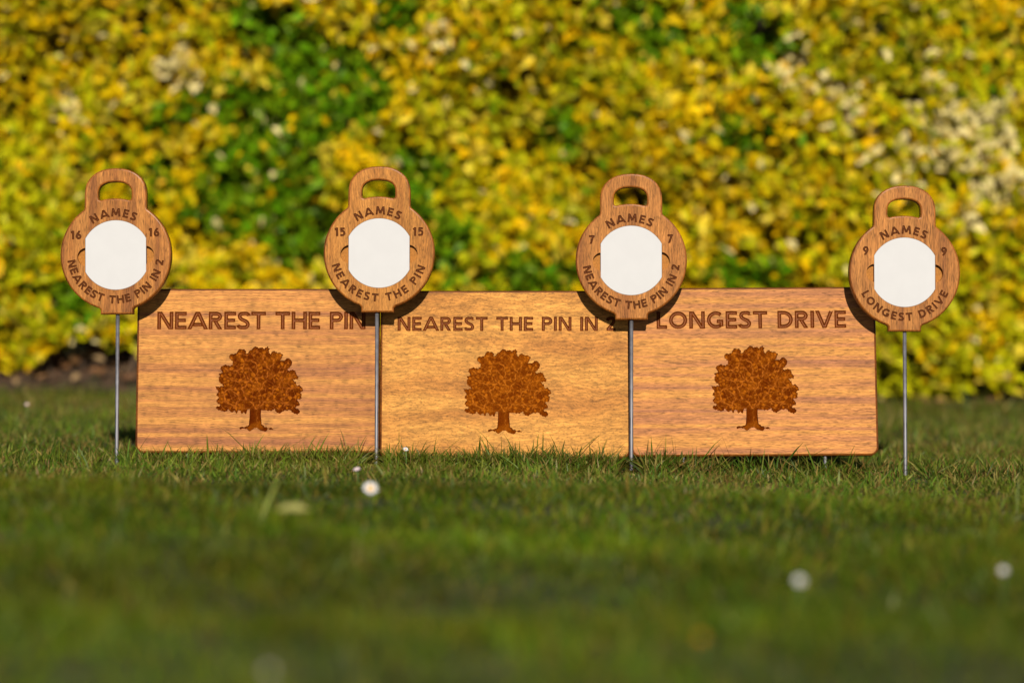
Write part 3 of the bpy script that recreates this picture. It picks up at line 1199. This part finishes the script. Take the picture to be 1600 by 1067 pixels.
def oak_mesh(name, mat, k, depth, seed):
    step = 1.0
    pts, edges = [], []
    pts.extend(Vector(p) for p in OAKJ)
    m = len(OAKJ)
    edges.extend((i, (i + 1) % m) for i in range(m))
    xs = np.arange(-69, 70, step)
    ys = np.arange(-68, 69, step)
    GX, GY = np.meshgrid(xs, ys)
    r_ = np.random.default_rng(seed)
    GX = GX + r_.uniform(-0.25, 0.25, GX.shape)
    GY = GY + r_.uniform(-0.25, 0.25, GY.shape)
    q = np.stack([GX.ravel(), GY.ravel()], -1)
    # vectorised inside + clearance from the outline
    P = np.array(OAKJ)
    A, B = P, np.roll(P, -1, 0)
    ins = np.zeros(len(q), bool)
    dist = np.full(len(q), 1e9)
    for a, c in zip(A, B):
        cond = (a[1] > q[:, 1]) != (c[1] > q[:, 1])
        if abs(c[1] - a[1]) > 1e-12:
            ins ^= cond & (q[:, 0] < (c[0] - a[0]) * (q[:, 1] - a[1]) / (c[1] - a[1]) + a[0])
        ab = c - a
        t = np.clip(((q - a) @ ab) / (ab @ ab), 0, 1)
        dist = np.minimum(dist, np.hypot(*(q - a - t[:, None] * ab).T))
    q = q[ins & (dist > 0.45)]
    pts.extend(Vector(p) for p in q)
    vo, eo, fo, _, _, _ = delaunay_2d_cdt(pts, edges, [], 0, 1e-6)
    W = np.array([(v.x, v.y) for v in vo])
    # heights
    dist = np.full(len(W), 1e9)
    for a, c in zip(A, B):
        ab = c - a
        t = np.clip(((W - a) @ ab) / (ab @ ab), 0, 1)
        dist = np.minimum(dist, np.hypot(*(W - a - t[:, None] * ab).T))
    bd = np.full(len(W), 1e9)
    for b_ in BR:
        for a, c in zip(np.array(b_[:-1]), np.array(b_[1:])):
            ab = c - a
            t = np.clip(((W - a) @ ab) / (ab @ ab), 0, 1)
            pp = a + t[:, None] * ab
            wob = 0.9 * np.stack([np.sin(pp[:, 1] * 0.6 + a[0]), np.sin(pp[:, 0] * 0.6 + a[1])], -1)
            bd = np.minimum(bd, np.hypot(*(W - pp - wob).T))

    def worley(cell, sd):
        rr = np.random.default_rng(sd)
        n_ = int(140 / cell) + 2
        gx_, gy_ = np.meshgrid(np.arange(n_), np.arange(n_))
        C = np.stack([gx_.ravel(), gy_.ravel()], -1) * cell - 72 + rr.uniform(0, cell, (n_ * n_, 2))
        f1 = np.full(len(W), 1e9)
        f2 = np.full(len(W), 1e9)
        cid = np.zeros(len(W), int)
        for ci, c in enumerate(C):
            d_ = np.hypot(W[:, 0] - c[0], W[:, 1] - c[1])
            cid = np.where(d_ < f1, ci, cid)
            nf1 = np.minimum(f1, d_)
            f2 = np.minimum(f2, np.maximum(f1, d_))
            f1 = nf1
        return f1, f2, rr.random(len(C))[cid]
    f1, f2, _fr = worley(10.5, seed + 1)
    g1, g2, grand = worley(5.4, seed + 2)
    trunk = (W[:, 1] < -33)
    ridge = np.clip(1.25 - bd / 0.9, 0, 1)
    ridge = np.maximum(ridge, np.where(trunk, 0, 0.55 * np.clip(1 - (f2 - f1) / 1.0, 0, 1)))
    fine = np.where(trunk, 0.0, np.clip(1 - (g2 - g1) / 0.9, 0, 1))
    amber = np.clip(0.14 * np.exp(-(bd / 4.0) ** 2) + 0.38 * np.clip(Waves(91, 0.16)(W[:, 0], W[:, 1]) + 0.4 * Waves(92, 0.5)(W[:, 0], W[:, 1]) - 0.25, 0, 1), 0, 0.8)
    wall = np.clip(dist / 1.1, 0, 1)
    amber = np.clip(amber * 0.75 + np.where(trunk, 0, 0.85 * np.clip((g2 - g1) / 1.8 - 0.30, 0, 1) * grand ** 1.7), 0, 0.95)
    z = -depth * wall * (1 - 0.75 * ridge - np.where(trunk, 0, 0.5 * np.clip((g2 - g1) / 1.8 - 0.2, 0, 1)))
    z = np.minimum(z, 0) + 0.0
    edgef = np.clip(dist / 1.6, 0, 1)
    col = np.stack([np.clip(ridge, 0, 1) * edgef, amber * edgef, 0 * amber], -1)
    F = []
    for f in fo:
        c = (W[f[0]] + W[f[1]] + W[f[2]]) / 3
        if inside(OAKJ, c):
            f = tuple(f)
            if area([W[i] for i in f]) < 0:
                f = f[::-1]
            F.append(f)
    used = np.unique(np.array(F))
    rem = np.full(len(W), -1)
    rem[used] = np.arange(len(used))
    Fa = rem[np.array(F)]
    V = np.stack([W[used, 0] * k, W[used, 1] * k, z[used] * k], -1)
    return np_mesh(name, V, [Fa], [mat], cols=col[used])


def copy_mesh_with_mat(me, mat):
    c = me.copy()
    c.materials.clear()
    c.materials.append(mat)
    return c


# ------------------------------------------------------------------ the three boards
PN = Vector((0, -cos(LEAN), sin(LEAN)))            # board front normal
P0 = Vector((0, 0, 0.02))
UPL = Vector((0, sin(LEAN), cos(LEAN)))


def rod(name, x, y_top, y_bot, zc, radius, parent, tip=0.018):
    pts = [(x, y_top, zc), (x, y_bot + tip, zc), (x, y_bot + tip * 0.4, zc), (x, y_bot, zc)]
    V, F = tube(pts, [radius, radius, radius * 0.55, radius * 0.12], 14)
    me = py_mesh(name, V, F, [steel_mat], True)
    return link(name, me, parent)


# px: left, right, top, bottom; in-plane turn (deg); offset of the face along the normal; text
BOARDS = [
    dict(l=213.5, r=593.4, t=450.5, b=707, turn=0.0, off=0.000, s='NEAREST THE PIN', tx=(245, 571), ty=514.5, cap=28.0, em=(405.5, 607.5), yaw=0.6,
         label='left wooden board lettered NEAREST THE PIN above a carved tree'),
    dict(l=593.6, r=984.5, t=453.5, b=715.5, turn=0.0, off=0.006, s='NEAREST THE PIN IN 2', tx=(620.5, 962), ty=517.0, cap=22.5, em=(792.5, 611.5), yaw=-0.4,
         label='middle wooden board with wavy grain lettered NEAREST THE PIN IN 2'),
    dict(l=986.0, r=1371.5, t=448.5, b=712, turn=0.35, off=0.010, s='LONGEST DRIVE', tx=(1028, 1325), ty=513.0, cap=27.5, em=(1180.5, 606.5), yaw=0.3,
         label='right wooden board lettered LONGEST DRIVE above a carved tree'),
]
oak_base = None
for bi, B in enumerate(BOARDS):
    pt = P0 + PN * B['off']
    tl, br = hit_plane(B['l'], B['t'], pt, PN), hit_plane(B['r'], B['b'], pt, PN)
    cpx, cpy = (B['l'] + B['r']) / 2, (B['t'] + B['b']) / 2
    ctr = hit_plane(cpx, cpy, pt, PN)
    k = (ctr - CPOS).dot(FWD) / FPX
    Wp = (B['r'] - B['l'])
    Hp = (tl - br).dot(UPL) / k
    vs = Hp / (B['b'] - B['t'])
    gz = float(ground_z(ctr.x, 0.0))
    L = (ctr.z - gz) / cos(LEAN)                   # centre above the ground along the lean
    base = ctr - UPL * L
    root = empty('award_board', base, (pi / 2 - LEAN, radians(B['turn']) * 0, radians(B['yaw'])))
    root.rotation_euler = (Matrix.Rotation(radians(B['yaw']), 3, 'Z') @ Matrix.Rotation(pi / 2 - LEAN, 3, 'X') @ Matrix.Rotation(radians(B['turn']), 3, 'Z')).to_euler()
    tag(root, B['label'], 'sign board', 'wooden competition boards')
    hw, hh = Wp / 2, Hp / 2
    outline = fillet([(-hw, -hh), (hw, -hh), (hw, hh), (-hw, hh)], [13, 13, 13, 13], 7)

    def loc_px(px, py):
        return (px - cpx, (cpy - py) * vs)
    tx0, ty0 = loc_px(B['tx'][0], B['ty'])
    tx1, _ = loc_px(B['tx'][1], B['ty'])
    T = line_text('heading_lettering', B['s'], tx0, tx1, ty0, B['cap'], 0.215, 1.9)
    ex, ey = loc_px(*B['em'])
    em_loop = [(x + ex, y + ey) for x, y in OAKJ]
    plate('panel', outline, [], [T], [], [em_loop], 15.5, 3.4, k, [board_wood[bi], board_edge[0], carve_dark], [carve_dark, carve_light], root, (0, L, 0))
    if oak_base is None:
        oak_base = oak_mesh('tree_emblem', emblem_mats[0], k, 2.2, 5)
        me = oak_base
    else:
        me = copy_mesh_with_mat(oak_base, emblem_mats[bi])
    link('tree_emblem', me, root, (ex * k, L + ey * k, 0))
    for px_off in ((81, -83) if bi == 2 else (80, -80)):
        xr = (-hw + px_off if px_off > 0 else hw + px_off) * k
        rod('ground_pin', xr, L - hh * k + 0.06, -0.06, -0.5 * 15.5 * k, 0.0030, root)

# ------------------------------------------------------------------ the four markers
def marker_outline(R, hw, top, rtop, tw, tb, tcx):
    """disc + handle + tab, CCW"""
    pts = []
    ys = sqrt(R * R - (tw - tcx) ** 2)
    # tab bottom right, then up to the disc on the right
    a_r = atan2(-sqrt(R * R - (tcx + tw + 2.5) ** 2), tcx + tw + 2.5)
    a_n = atan2(sqrt(R * R - (hw + 1.5) ** 2), hw + 1.5)
    pts += [(tcx - tw, tb), (tcx + tw, tb), (tcx + tw, -sqrt(R * R - (tcx + tw) ** 2) - 2.2)]
    n = 44
    for i in range(n + 1):
        a = a_r + (a_n - a_r) * i / n
        pts.append((R * cos(a), R * sin(a)))
    yn = R * sin(a_n)
    pts.append((hw + 0.2, yn + 2.6))
    cyt = top - rtop
    pts.append((hw, (yn + 4 + cyt) / 2))
    m = 16
    ex = hw
    for i in range(m + 1):                          # squarish round top (superellipse)
        a = pi * i / m
        c_, s_ = cos(a), sin(a)
        pts.append((ex * math.copysign(abs(c_) ** 0.88, c_), cyt + rtop * abs(s_) ** 0.88))
    pts.append((-hw, (yn + 4 + cyt) / 2))
    pts.append((-hw - 0.2, yn + 2.6))
    a_n2 = pi - a_n
    a_l = atan2(-sqrt(R * R - (tcx - tw - 2.5) ** 2), tcx - tw - 2.5) + 2 * pi
    for i in range(n + 1):
        a = a_n2 + (a_l - a_n2) * i / n
        pts.append((R * cos(a), R * sin(a)))
    pts.append((tcx - tw, -sqrt(R * R - (tcx - tw) ** 2) - 2.2))
    out = []
    for p in pts:
        if not out or (Vector(p) - Vector(out[-1])).length > 0.15:
            out.append(p)
    return out


def handle_hole(cx_, y0, y1, hw):
    pts = []
    for i in range(9):                              # bottom edge bulges up
        t = i / 8
        x = -hw + 3.5 + (2 * hw - 7) * t
        pts.append((cx_ + x, y0 + 2.8 * (1 - (2 * t - 1) ** 2)))
    pts.append((cx_ + hw - 0.9, y0 + 0.9))
    pts.append((cx_ + hw, y0 + 4.0))
    yb = y0 + 11
    for i in range(15):
        a = pi * i / 14
        c_, s_ = cos(a), sin(a)
        pts.append((cx_ + hw * math.copysign(abs(c_) ** 0.85, c_), yb + (y1 - yb) * abs(s_) ** 0.85))
    pts.append((cx_ - hw, y0 + 4.0))
    pts.append((cx_ - hw + 0.9, y0 + 0.9))
    return pts


def rotp(p, a):
    return (p[0] * cos(a) - p[1] * sin(a), p[0] * sin(a) + p[1] * cos(a))


def card_loop(r_, hw):
    a0 = math.acos(hw / r_)
    pts = []
    for i in range(21):
        a = a0 + (pi - 2 * a0) * i / 20
        pts.append((r_ * cos(a), r_ * sin(a)))
    for i in range(21):
        a = pi + a0 + (pi - 2 * a0) * i / 20
        pts.append((r_ * cos(a), r_ * sin(a)))
    return pts


MARKERS = [
    dict(c=(180, 398.5), foot=(184.5, 714), rod=182.5, turn=0.6, feat=2.0, yaw=-2.0, num='16', s='NEAREST THE PIN IN 2', arc=(191.5, 350.5), wood=0,
         label='leftmost disc marker on a rod, numbered 16 and lettered NEAREST THE PIN IN 2'),
    dict(c=(591.5, 395.5), foot=(586, 727), rod=588.0, turn=0.0, feat=0.2, yaw=-2.0, num='15', s='NEAREST THE PIN', arc=(199, 338.5), wood=1,
         label='disc marker on a rod numbered 15, between the left and middle boards'),
    dict(c=(985.5, 407.0), foot=(983, 742), rod=986.0, turn=0.2, feat=0.6, yaw=-2.2, num='7', s='NEAREST THE PIN IN 2', arc=(192, 351), wood=2,
         label='disc marker on a rod numbered 7, between the middle and right boards'),
    dict(c=(1414.0, 425.5), foot=(1416, 738), rod=1414.5, turn=-0.4, feat=-0.6, yaw=1.0, num='9', s='LONGEST DRIVE', arc=(209, 331), wood=3,
         label='rightmost disc marker on a rod, numbered 9 and lettered LONGEST DRIVE'),
]
MK_OFF = 0.072
MLEAN = radians(3.5)
MUP = Vector((0, sin(MLEAN), cos(MLEAN)))
for M in MARKERS:
    pt = P0 + PN * MK_OFF
    ctr = hit_plane(M['c'][0], M['c'][1], pt, PN)
    k = (ctr - CPOS).dot(FWD) / FPX
    gz = float(ground_z(ctr.x, ctr.y - 0.03))
    L = (ctr.z - gz) / cos(MLEAN)
    base = ctr - MUP * L
    root = empty('hole_marker', base)
    root.rotation_euler = (Matrix.Rotation(radians(M['yaw']), 3, 'Z') @ Matrix.Rotation(pi / 2 - MLEAN, 3, 'X')).to_euler()
    tag(root, M['label'], 'marker', 'wooden disc markers on steel rods')
    tcx = (M['rod'] - M['c'][0]) * 0.6
    outline = [rotp(p, radians(M['turn'])) for p in marker_outline(87.0, 48.7, 136.0, 41.0, 25.5, -92.5, tcx)]
    hole = [rotp(p, radians(M['turn'])) for p in handle_hole(-1.0, 86.0, 114.5, 26.0)]
    ft = radians(M['feat'])
    names = arc_text('names_lettering', 'NAMES', 119 + M['feat'], 63 + M['feat'], 59.8, 13.2, 0.235, 1.2)
    cap = arc_text('caption_lettering', M['s'], M['arc'][0], M['arc'][1], 76.2, 12.8, 0.235, 1.2, True)
    nums = []
    for sx in (-1, 1):
        T = Text('hole_number', 0.235, 13.6, 1.2)
        wsum = sum(glyph(c, 0.235)[0] for c in M['num']) + 0.16 * (len(M['num']) - 1)
        x0, y0 = rotp((sx * 61.2, 33.2), ft)
        x0 -= wsum * 13.6 / 2
        for c in M['num']:
            T.put(c, x0, y0 - 6.8, 0.0)
            x0 += (glyph(c, 0.235)[0] + 0.16) * 13.6
        nums.append(T)
    card_o = [rotp(p, ft * 0.3) for p in card_loop(54.4, 47.7)]
    notches = []
    for sx in (-1, 1):
        cx0, cy0 = rotp((sx * 46.0, -1.5), ft)
        nl_ = []
        for i in range(25):
            a = pi / 2 + pi * i / 24 if sx < 0 else -pi / 2 + pi * i / 24
            x, y = cx0 + 14.3 * cos(a), cy0 + 14.3 * sin(a)
            nl_.append((x, y))
        # close along the card flat, a touch outside the card
        xs = sx * 48.05
        nl_ = [p for p in nl_ if (p[0] < xs if sx < 0 else p[0] > xs)]
        if sx < 0:
            nl_ = [(xs, nl_[0][1])] + nl_ + [(xs, nl_[-1][1])]
        else:
            nl_ = [(xs, nl_[0][1])] + nl_ + [(xs, nl_[-1][1])]
        notches.append((nl_, 8.0))
    card_pocket = (offset(card_o, -0.25), 3.2)
    mats = [marker_wood[M['wood']], marker_edge, pocket_wood]
    plate('disc', outline, [hole], [names, cap] + nums, [card_pocket] + notches, [], 17.0, 2.7, k, mats, [carve_marker, carve_marker_floor], root, (0, L, 0))
    # white card lying in its pocket
    V, F = [], []
    for z in (-3.1, -0.9, -0.45):
        lp = offset(card_o, 0.35 if z > -0.6 else 0.0)
        V += [(x * k, y * k, z * k) for x, y in lp]
    m = len(card_o)
    for a in (0, 1):
        F += [(a * m + i, a * m + (i + 1) % m, (a + 1) * m + (i + 1) % m, (a + 1) * m + i) for i in range(m)]
    F.append(tuple(2 * m + i for i in range(m)))
    F.append(tuple(range(m - 1, -1, -1)))
    link('name_card', py_mesh('name_card', V, F, [card_mat]), root, (0, L, 0))
    xr = (M['rod'] - M['c'][0]) * k
    rod('ground_rod', xr, L - 88 * k, -0.045, -8.5 * k, 0.0034, root)

# ------------------------------------------------------------------ grass
def clump_noise(x, y):
    return 0.5 * Waves(51, 9.0)(x, y) + 0.5 * Waves(52, 25.0)(x, y)


def blades(n, x0, x1, y0, y1, hmin, hmax, w, seed, segs=3, cone=True):
    r = np.random.default_rng(seed)
    y = r.uniform(y0, y1, n)
    if cone:
        half = (y + CAM_D) * 0.205 + 0.35
        x = r.uniform(-1, 1, n) * half
    else:
        x = r.uniform(x0, x1, n)
    h = r.uniform(hmin, hmax, n) * (1 + (0.25 + 0.25 * np.clip(-y - 0.4, 0, 1)) * clump_noise(x, y))
    tall = r.random(n) < 0.04
    h = np.where(tall, h * 1.6, h)
    front_of_board = (y > -0.16) & (y < 0.03) & (np.abs(x - 0.0) < 0.70)
    h = np.where(front_of_board & (r.random(n) < 0.3), h * 1.15, h)
    # keep the blades out of the boards: those right under or against a board stay short or lean away
    a = r.uniform(0, 2 * pi, n)
    lean = np.abs(r.normal(0.75, 0.45, n))
    dx, dy = np.cos(a) * lean, np.sin(a) * lean
    near = (y > -0.035) & (y < 0.075) & (np.abs(x) < 0.70)
    dy = np.where(near, -np.abs(dy), dy)
    under = (y > -0.004) & (y < 0.065) & (np.abs(x) < 0.70)
    h = np.where(under, np.minimum(h, 0.010), h)
    pre = (y > -0.035) & (y <= -0.004) & (np.abs(x) < 0.70)
    dy = np.where(pre, -np.abs(dy) - 0.05, dy)
    for xr in (-0.722, -0.249, 0.215, 0.722):      # turf trodden thin round each rod
        thin = (np.abs(x - xr) < 0.024) & (y > -0.24) & (y < -0.02)
        h = np.where(thin, np.minimum(h, 0.006 + 0.005 * r.random(n)), h)
    z = ground_z(x, y) - 0.004
    curve = r.uniform(0.3, 1.3, n)
    ww = w * np.exp(r.normal(0, 0.35, n))
    fa = r.uniform(0, 2 * pi, n)
    sx, sy = np.cos(fa), np.sin(fa)
    ts = [0.0, 0.4, 0.75, 1.0] if segs == 3 else [0.0, 0.55, 1.0]
    rows = []
    for t in ts:
        hor = lean * 0 + t + (t * t - t) * 0.6 * curve * 0.6
        cx_ = x + dx * h * hor
        cy_ = y + dy * h * hor
        cz_ = z + h * (t - 0.22 * lean * t * t)
        wd = ww * (1.0 if t == 0 else (0.92 if t < 0.5 else 0.62 if t < 0.9 else 0.0)) * 0.5
        rows.append((cx_, cy_, cz_, wd))
    vs = []
    for (cx_, cy_, cz_, wd) in rows[:-1]:
        vs.append(np.stack([cx_ - sx * wd, cy_ - sy * wd, cz_], -1))
        vs.append(np.stack([cx_ + sx * wd, cy_ + sy * wd, cz_], -1))
    vs.append(np.stack(rows[-1][:3], -1))
    V = np.stack(vs, 1)
    nv = V.shape[1]
    off = (np.arange(n) * nv)[:, None]
    Q = np.concatenate([np.array([[2 * i, 2 * i + 1, 2 * i + 3, 2 * i + 2]]) + off for i in range(len(ts) - 2)])
    T = np.array([[nv - 3, nv - 2, nv - 1]]) + off
    # colours
    base = np.array([[0.075, 0.130, 0.014], [0.095, 0.145, 0.018], [0.130, 0.155, 0.022], [0.060, 0.108, 0.018], [0.160, 0.170, 0.040]])
    c = base[r.integers(0, 5, n)] * r.uniform(0.5, 1.42, (n, 1))
    pn = Waves(61, 5.0)(x, y) + 0.6 * Waves(62, 17.0)(x, y)
    c = c * (1 + 0.24 * pn)[:, None]
    warm = np.clip(Waves(63, 6.0)(x, y), 0, 1)[:, None]
    c = c * (1 - 0.40 * warm) + np.array([0.150, 0.140, 0.020]) * 0.40 * warm
    frontz = np.clip((-y - 0.45) / 0.5, 0, 1)
    c = c * np.clip(1 + 0.22 * frontz * (Waves(71, 13.0)(x, y) + 0.8 * Waves(72, 34.0)(x, y)), 0.5, 1.6)[:, None]
    dry = r.random(n) < (0.29 + 0.10 * Waves(64, 8.0)(x, y)) * (1 - 0.55 * frontz)
    c = c * np.stack([1 - 0.02 * frontz, 1 - 0.02 * frontz, 1 - 0.3 * frontz], -1)
    dc = np.array([[0.30, 0.20, 0.085], [0.24, 0.15, 0.06], [0.36, 0.27, 0.13], [0.20, 0.11, 0.05]])[r.integers(0, 4, n)] * r.uniform(0.7, 1.1, (n, 1))
    c = np.where(dry[:, None], dc, c)
    c = c * np.stack([0.76 - 0.09 * frontz, 0.85 - 0.06 * frontz, 0.50 - 0.30 * frontz], -1)  # foreground darker and less blue, partly lens vignetting put into the colour
    C = np.repeat(c[:, None, :], nv, 1)
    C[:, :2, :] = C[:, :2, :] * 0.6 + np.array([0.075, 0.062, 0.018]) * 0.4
    return V.reshape(-1, 3), Q, T, C.reshape(-1, 3)


parts = []
parts.append(blades(70000, 0, 0, -0.75, 0.55, 0.010, 0.027, 0.0024, 301, 3))
parts.append(blades(9000, 0, 0, -0.30, 0.25, 0.018, 0.036, 0.0024, 306, 3))
parts.append(blades(3600, 0, 0, -0.11, -0.03, 0.028, 0.056, 0.0024, 307, 3))
TV = blades(5200, -0.75, 0.36, -0.10, -0.028, 0.026, 0.046, 0.0024, 309, 3, False)
parts.append(TV)
parts.append(blades(60000, 0, 0, 0.55, 2.56, 0.014, 0.038, 0.0028, 302, 2))
parts.append(blades(12000, 0, 0, 2.25, 2.72, 0.025, 0.060, 0.0030, 311, 2))
parts.append(blades(60000, 0, 0, -2.0, -0.75, 0.011, 0.032, 0.0027, 303, 2))
parts.append(blades(36000, 0, 0, -3.25, -2.0, 0.011, 0.032, 0.0028, 304, 2))
parts.append(blades(14000, -3.0, 3.0, -2.0, 2.4, 0.02, 0.045, 0.004, 305, 2, False))
Vs, Fs, Cs = [], [], []
off = 0
for V, Q, T, C in parts:
    Vs.append(V)
    Cs.append(C)
    Fs += [Q + off, T + off]
    off += len(V)
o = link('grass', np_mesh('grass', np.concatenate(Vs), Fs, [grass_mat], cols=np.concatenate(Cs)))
tag(o, 'short green lawn grass with dry straw blades', 'grass', kind='stuff')

# ------------------------------------------------------------------ daisies and small things in the lawn
petal_mat, nt, b = new_mat('daisy_petal')
b.inputs['Base Color'].default_value = (0.52, 0.52, 0.55, 1)
b.inputs['Roughness'].default_value = 0.6
pink_mat, nt, b = new_mat('daisy_petal_pink')
b.inputs['Base Color'].default_value = (0.50, 0.40, 0.43, 1)
b.inputs['Roughness'].default_value = 0.6
yel_mat, nt, b = new_mat('daisy_eye')
b.inputs['Base Color'].default_value = (0.62, 0.33, 0.006, 1)
b.inputs['Roughness'].default_value = 0.8
dand_mat, nt, b = new_mat('dandelion_petal')
b.inputs['Base Color'].default_value = (0.46, 0.24, 0.005, 1)
b.inputs['Roughness'].default_value = 0.7
stem_mat, nt, b = new_mat('flower_stem')
b.inputs['Base Color'].default_value = (0.07, 0.13, 0.02, 1)


def petal_ring_mesh(R, n, mat, cup, r0=0.28, rows=1):
    V, F = [], []
    for row in range(rows):
        for i in range(n):
            a = 2 * pi * (i + 0.5 * row) / n + random.uniform(-0.08, 0.08)
            rr = R * random.uniform(0.9, 1.06) * (1 - 0.22 * row)
            lift = cup + random.uniform(-0.10, 0.10) + 0.25 * row
            wv = rr * 2 * pi / n * 0.46
            s = len(V)
            for (t, w) in ((r0, 0.35), (0.65, 1.0), (0.9, 0.85), (1.0, 0.3)):
                rad = rr * t
                z = R * lift * (t - r0) + 0.04 * R * row
                for sg in (-1, 1):
                    V.append((rad * cos(a) - sg * w * wv * sin(a), rad * sin(a) + sg * w * wv * cos(a), z))
            for q in range(3):
                F.append((s + 2 * q, s + 2 * q + 2, s + 2 * q + 3, s + 2 * q + 1))
    return py_mesh('petal_ring', V, F, [mat])


def dome_mesh(R, H, mat):
    V, F = [], []
    m, n = 4, 12
    for i in range(m):
        t = i / m * pi / 2
        for j in range(n):
            V.append((R * cos(t) * cos(2 * pi * j / n), R * cos(t) * sin(2 * pi * j / n), H * sin(t)))
    V.append((0, 0, H))
    for i in range(m - 1):
        for j in range(n):
            F.append((i * n + j, i * n + (j + 1) % n, (i + 1) * n + (j + 1) % n, (i + 1) * n + j))
    for j in range(n):
        F.append(((m - 1) * n + j, (m - 1) * n + (j + 1) % n, m * n))
    F.append(tuple(range(n - 1, -1, -1)))
    return py_mesh('flower_centre', V, F, [mat], True)


def ground_at(px, py, lift):
    """world point on the lawn seen at the pixel, raised by lift"""
    d = ray(px, py)
    t = 0.2
    lo = None
    for i in range(4000):
        p = CPOS + d * (t / FPX)
        if p.z < float(ground_z(p.x, p.y)) + lift:
            return p
        t += 0.004
    return p


def flower(name, px, py, R, H, tilt, label, cat, group, pm=petal_mat, em=yel_mat, cup=0.15, n=22, r0=0.28, rows=1, eye=0.34):
    p = ground_at(px, py, H)
    gz = float(ground_z(p.x, p.y))
    root = empty(name, (p.x, p.y, gz))
    tag(root, label, cat, group)
    V, F = tube([(0, 0, -0.005), (0.001, 0.0015, H * 0.6), (0, 0, H)], [0.0011, 0.001, 0.0011], 6)
    link('stem', py_mesh('stem', V, F, [stem_mat], True), root)
    rt = (radians(tilt[0]), radians(tilt[1]), 0)
    link('petal_ring', petal_ring_mesh(R, n, pm, cup, r0, rows), root, (0, 0, H), rt)
    link('flower_centre', dome_mesh(R * eye, R * eye * 0.6, em), root, (0, 0, H), rt)
    return root


DG = 'daisies in the lawn'
flower('daisy', 579, 763, 0.0108, 0.040, (52, 4), 'open white daisy with yellow centre before the rod numbered 15', 'daisy', DG, eye=0.46)
flower('daisy', 558, 736, 0.0065, 0.034, (20, -10), 'tiny pinkish daisy bud just behind the open daisy', 'daisy', DG, pink_mat, pink_mat, 0.9, 14)
flower('daisy', 634, 702, 0.0048, 0.040, (40, 15), 'small pale daisy against the foot of the middle board', 'daisy', DG)
flower('daisy', 1249, 908, 0.0060, 0.046, (55, 0), 'blurred white daisy in the right foreground, second from the right edge', 'daisy', DG, cup=0.5, eye=0.2)
flower('daisy', 1568, 893, 0.0052, 0.046, (50, -12), 'blurred white daisy at the far right edge of the lawn', 'daisy', DG, cup=0.6, eye=0.2)
flower('daisy', 420, 1050, 0.0034, 0.042, (45, 10), 'faint blurred daisy at the bottom edge left of centre', 'daisy', DG, pink_mat, yel_mat, 0.6, eye=0.2)
flower('daisy', 42, 632, 0.0042, 0.040, (50, 10), 'small distant daisy on the left near the hedge foot', 'daisy', DG, pink_mat, yel_mat, 0.4)
flower('dandelion', 1095, 998, 0.0046, 0.036, (45, 0), 'blurred yellow dandelion in the near foreground grass', 'dandelion', None, dand_mat, dand_mat, 0.3, 26, 0.1, 3, 0.3)

# pale fallen leaf
p = ground_at(458, 795, 0.044)
me = np_mesh('fallen_leaf', LEAF_P * np.array([0.015, 0.044, 0.04]) - np.array([0, 0.022, 0]), [LEAF_T, LEAF_Q], [dry_mat],
             cols=np.tile(np.array([0.30, 0.29, 0.09]), (8, 1)))
o = link('fallen_leaf', me, None, p, (radians(5), radians(-36), radians(97)))
tag(o, 'pale yellow fallen leaf lying on the grass before the left board', 'leaf')
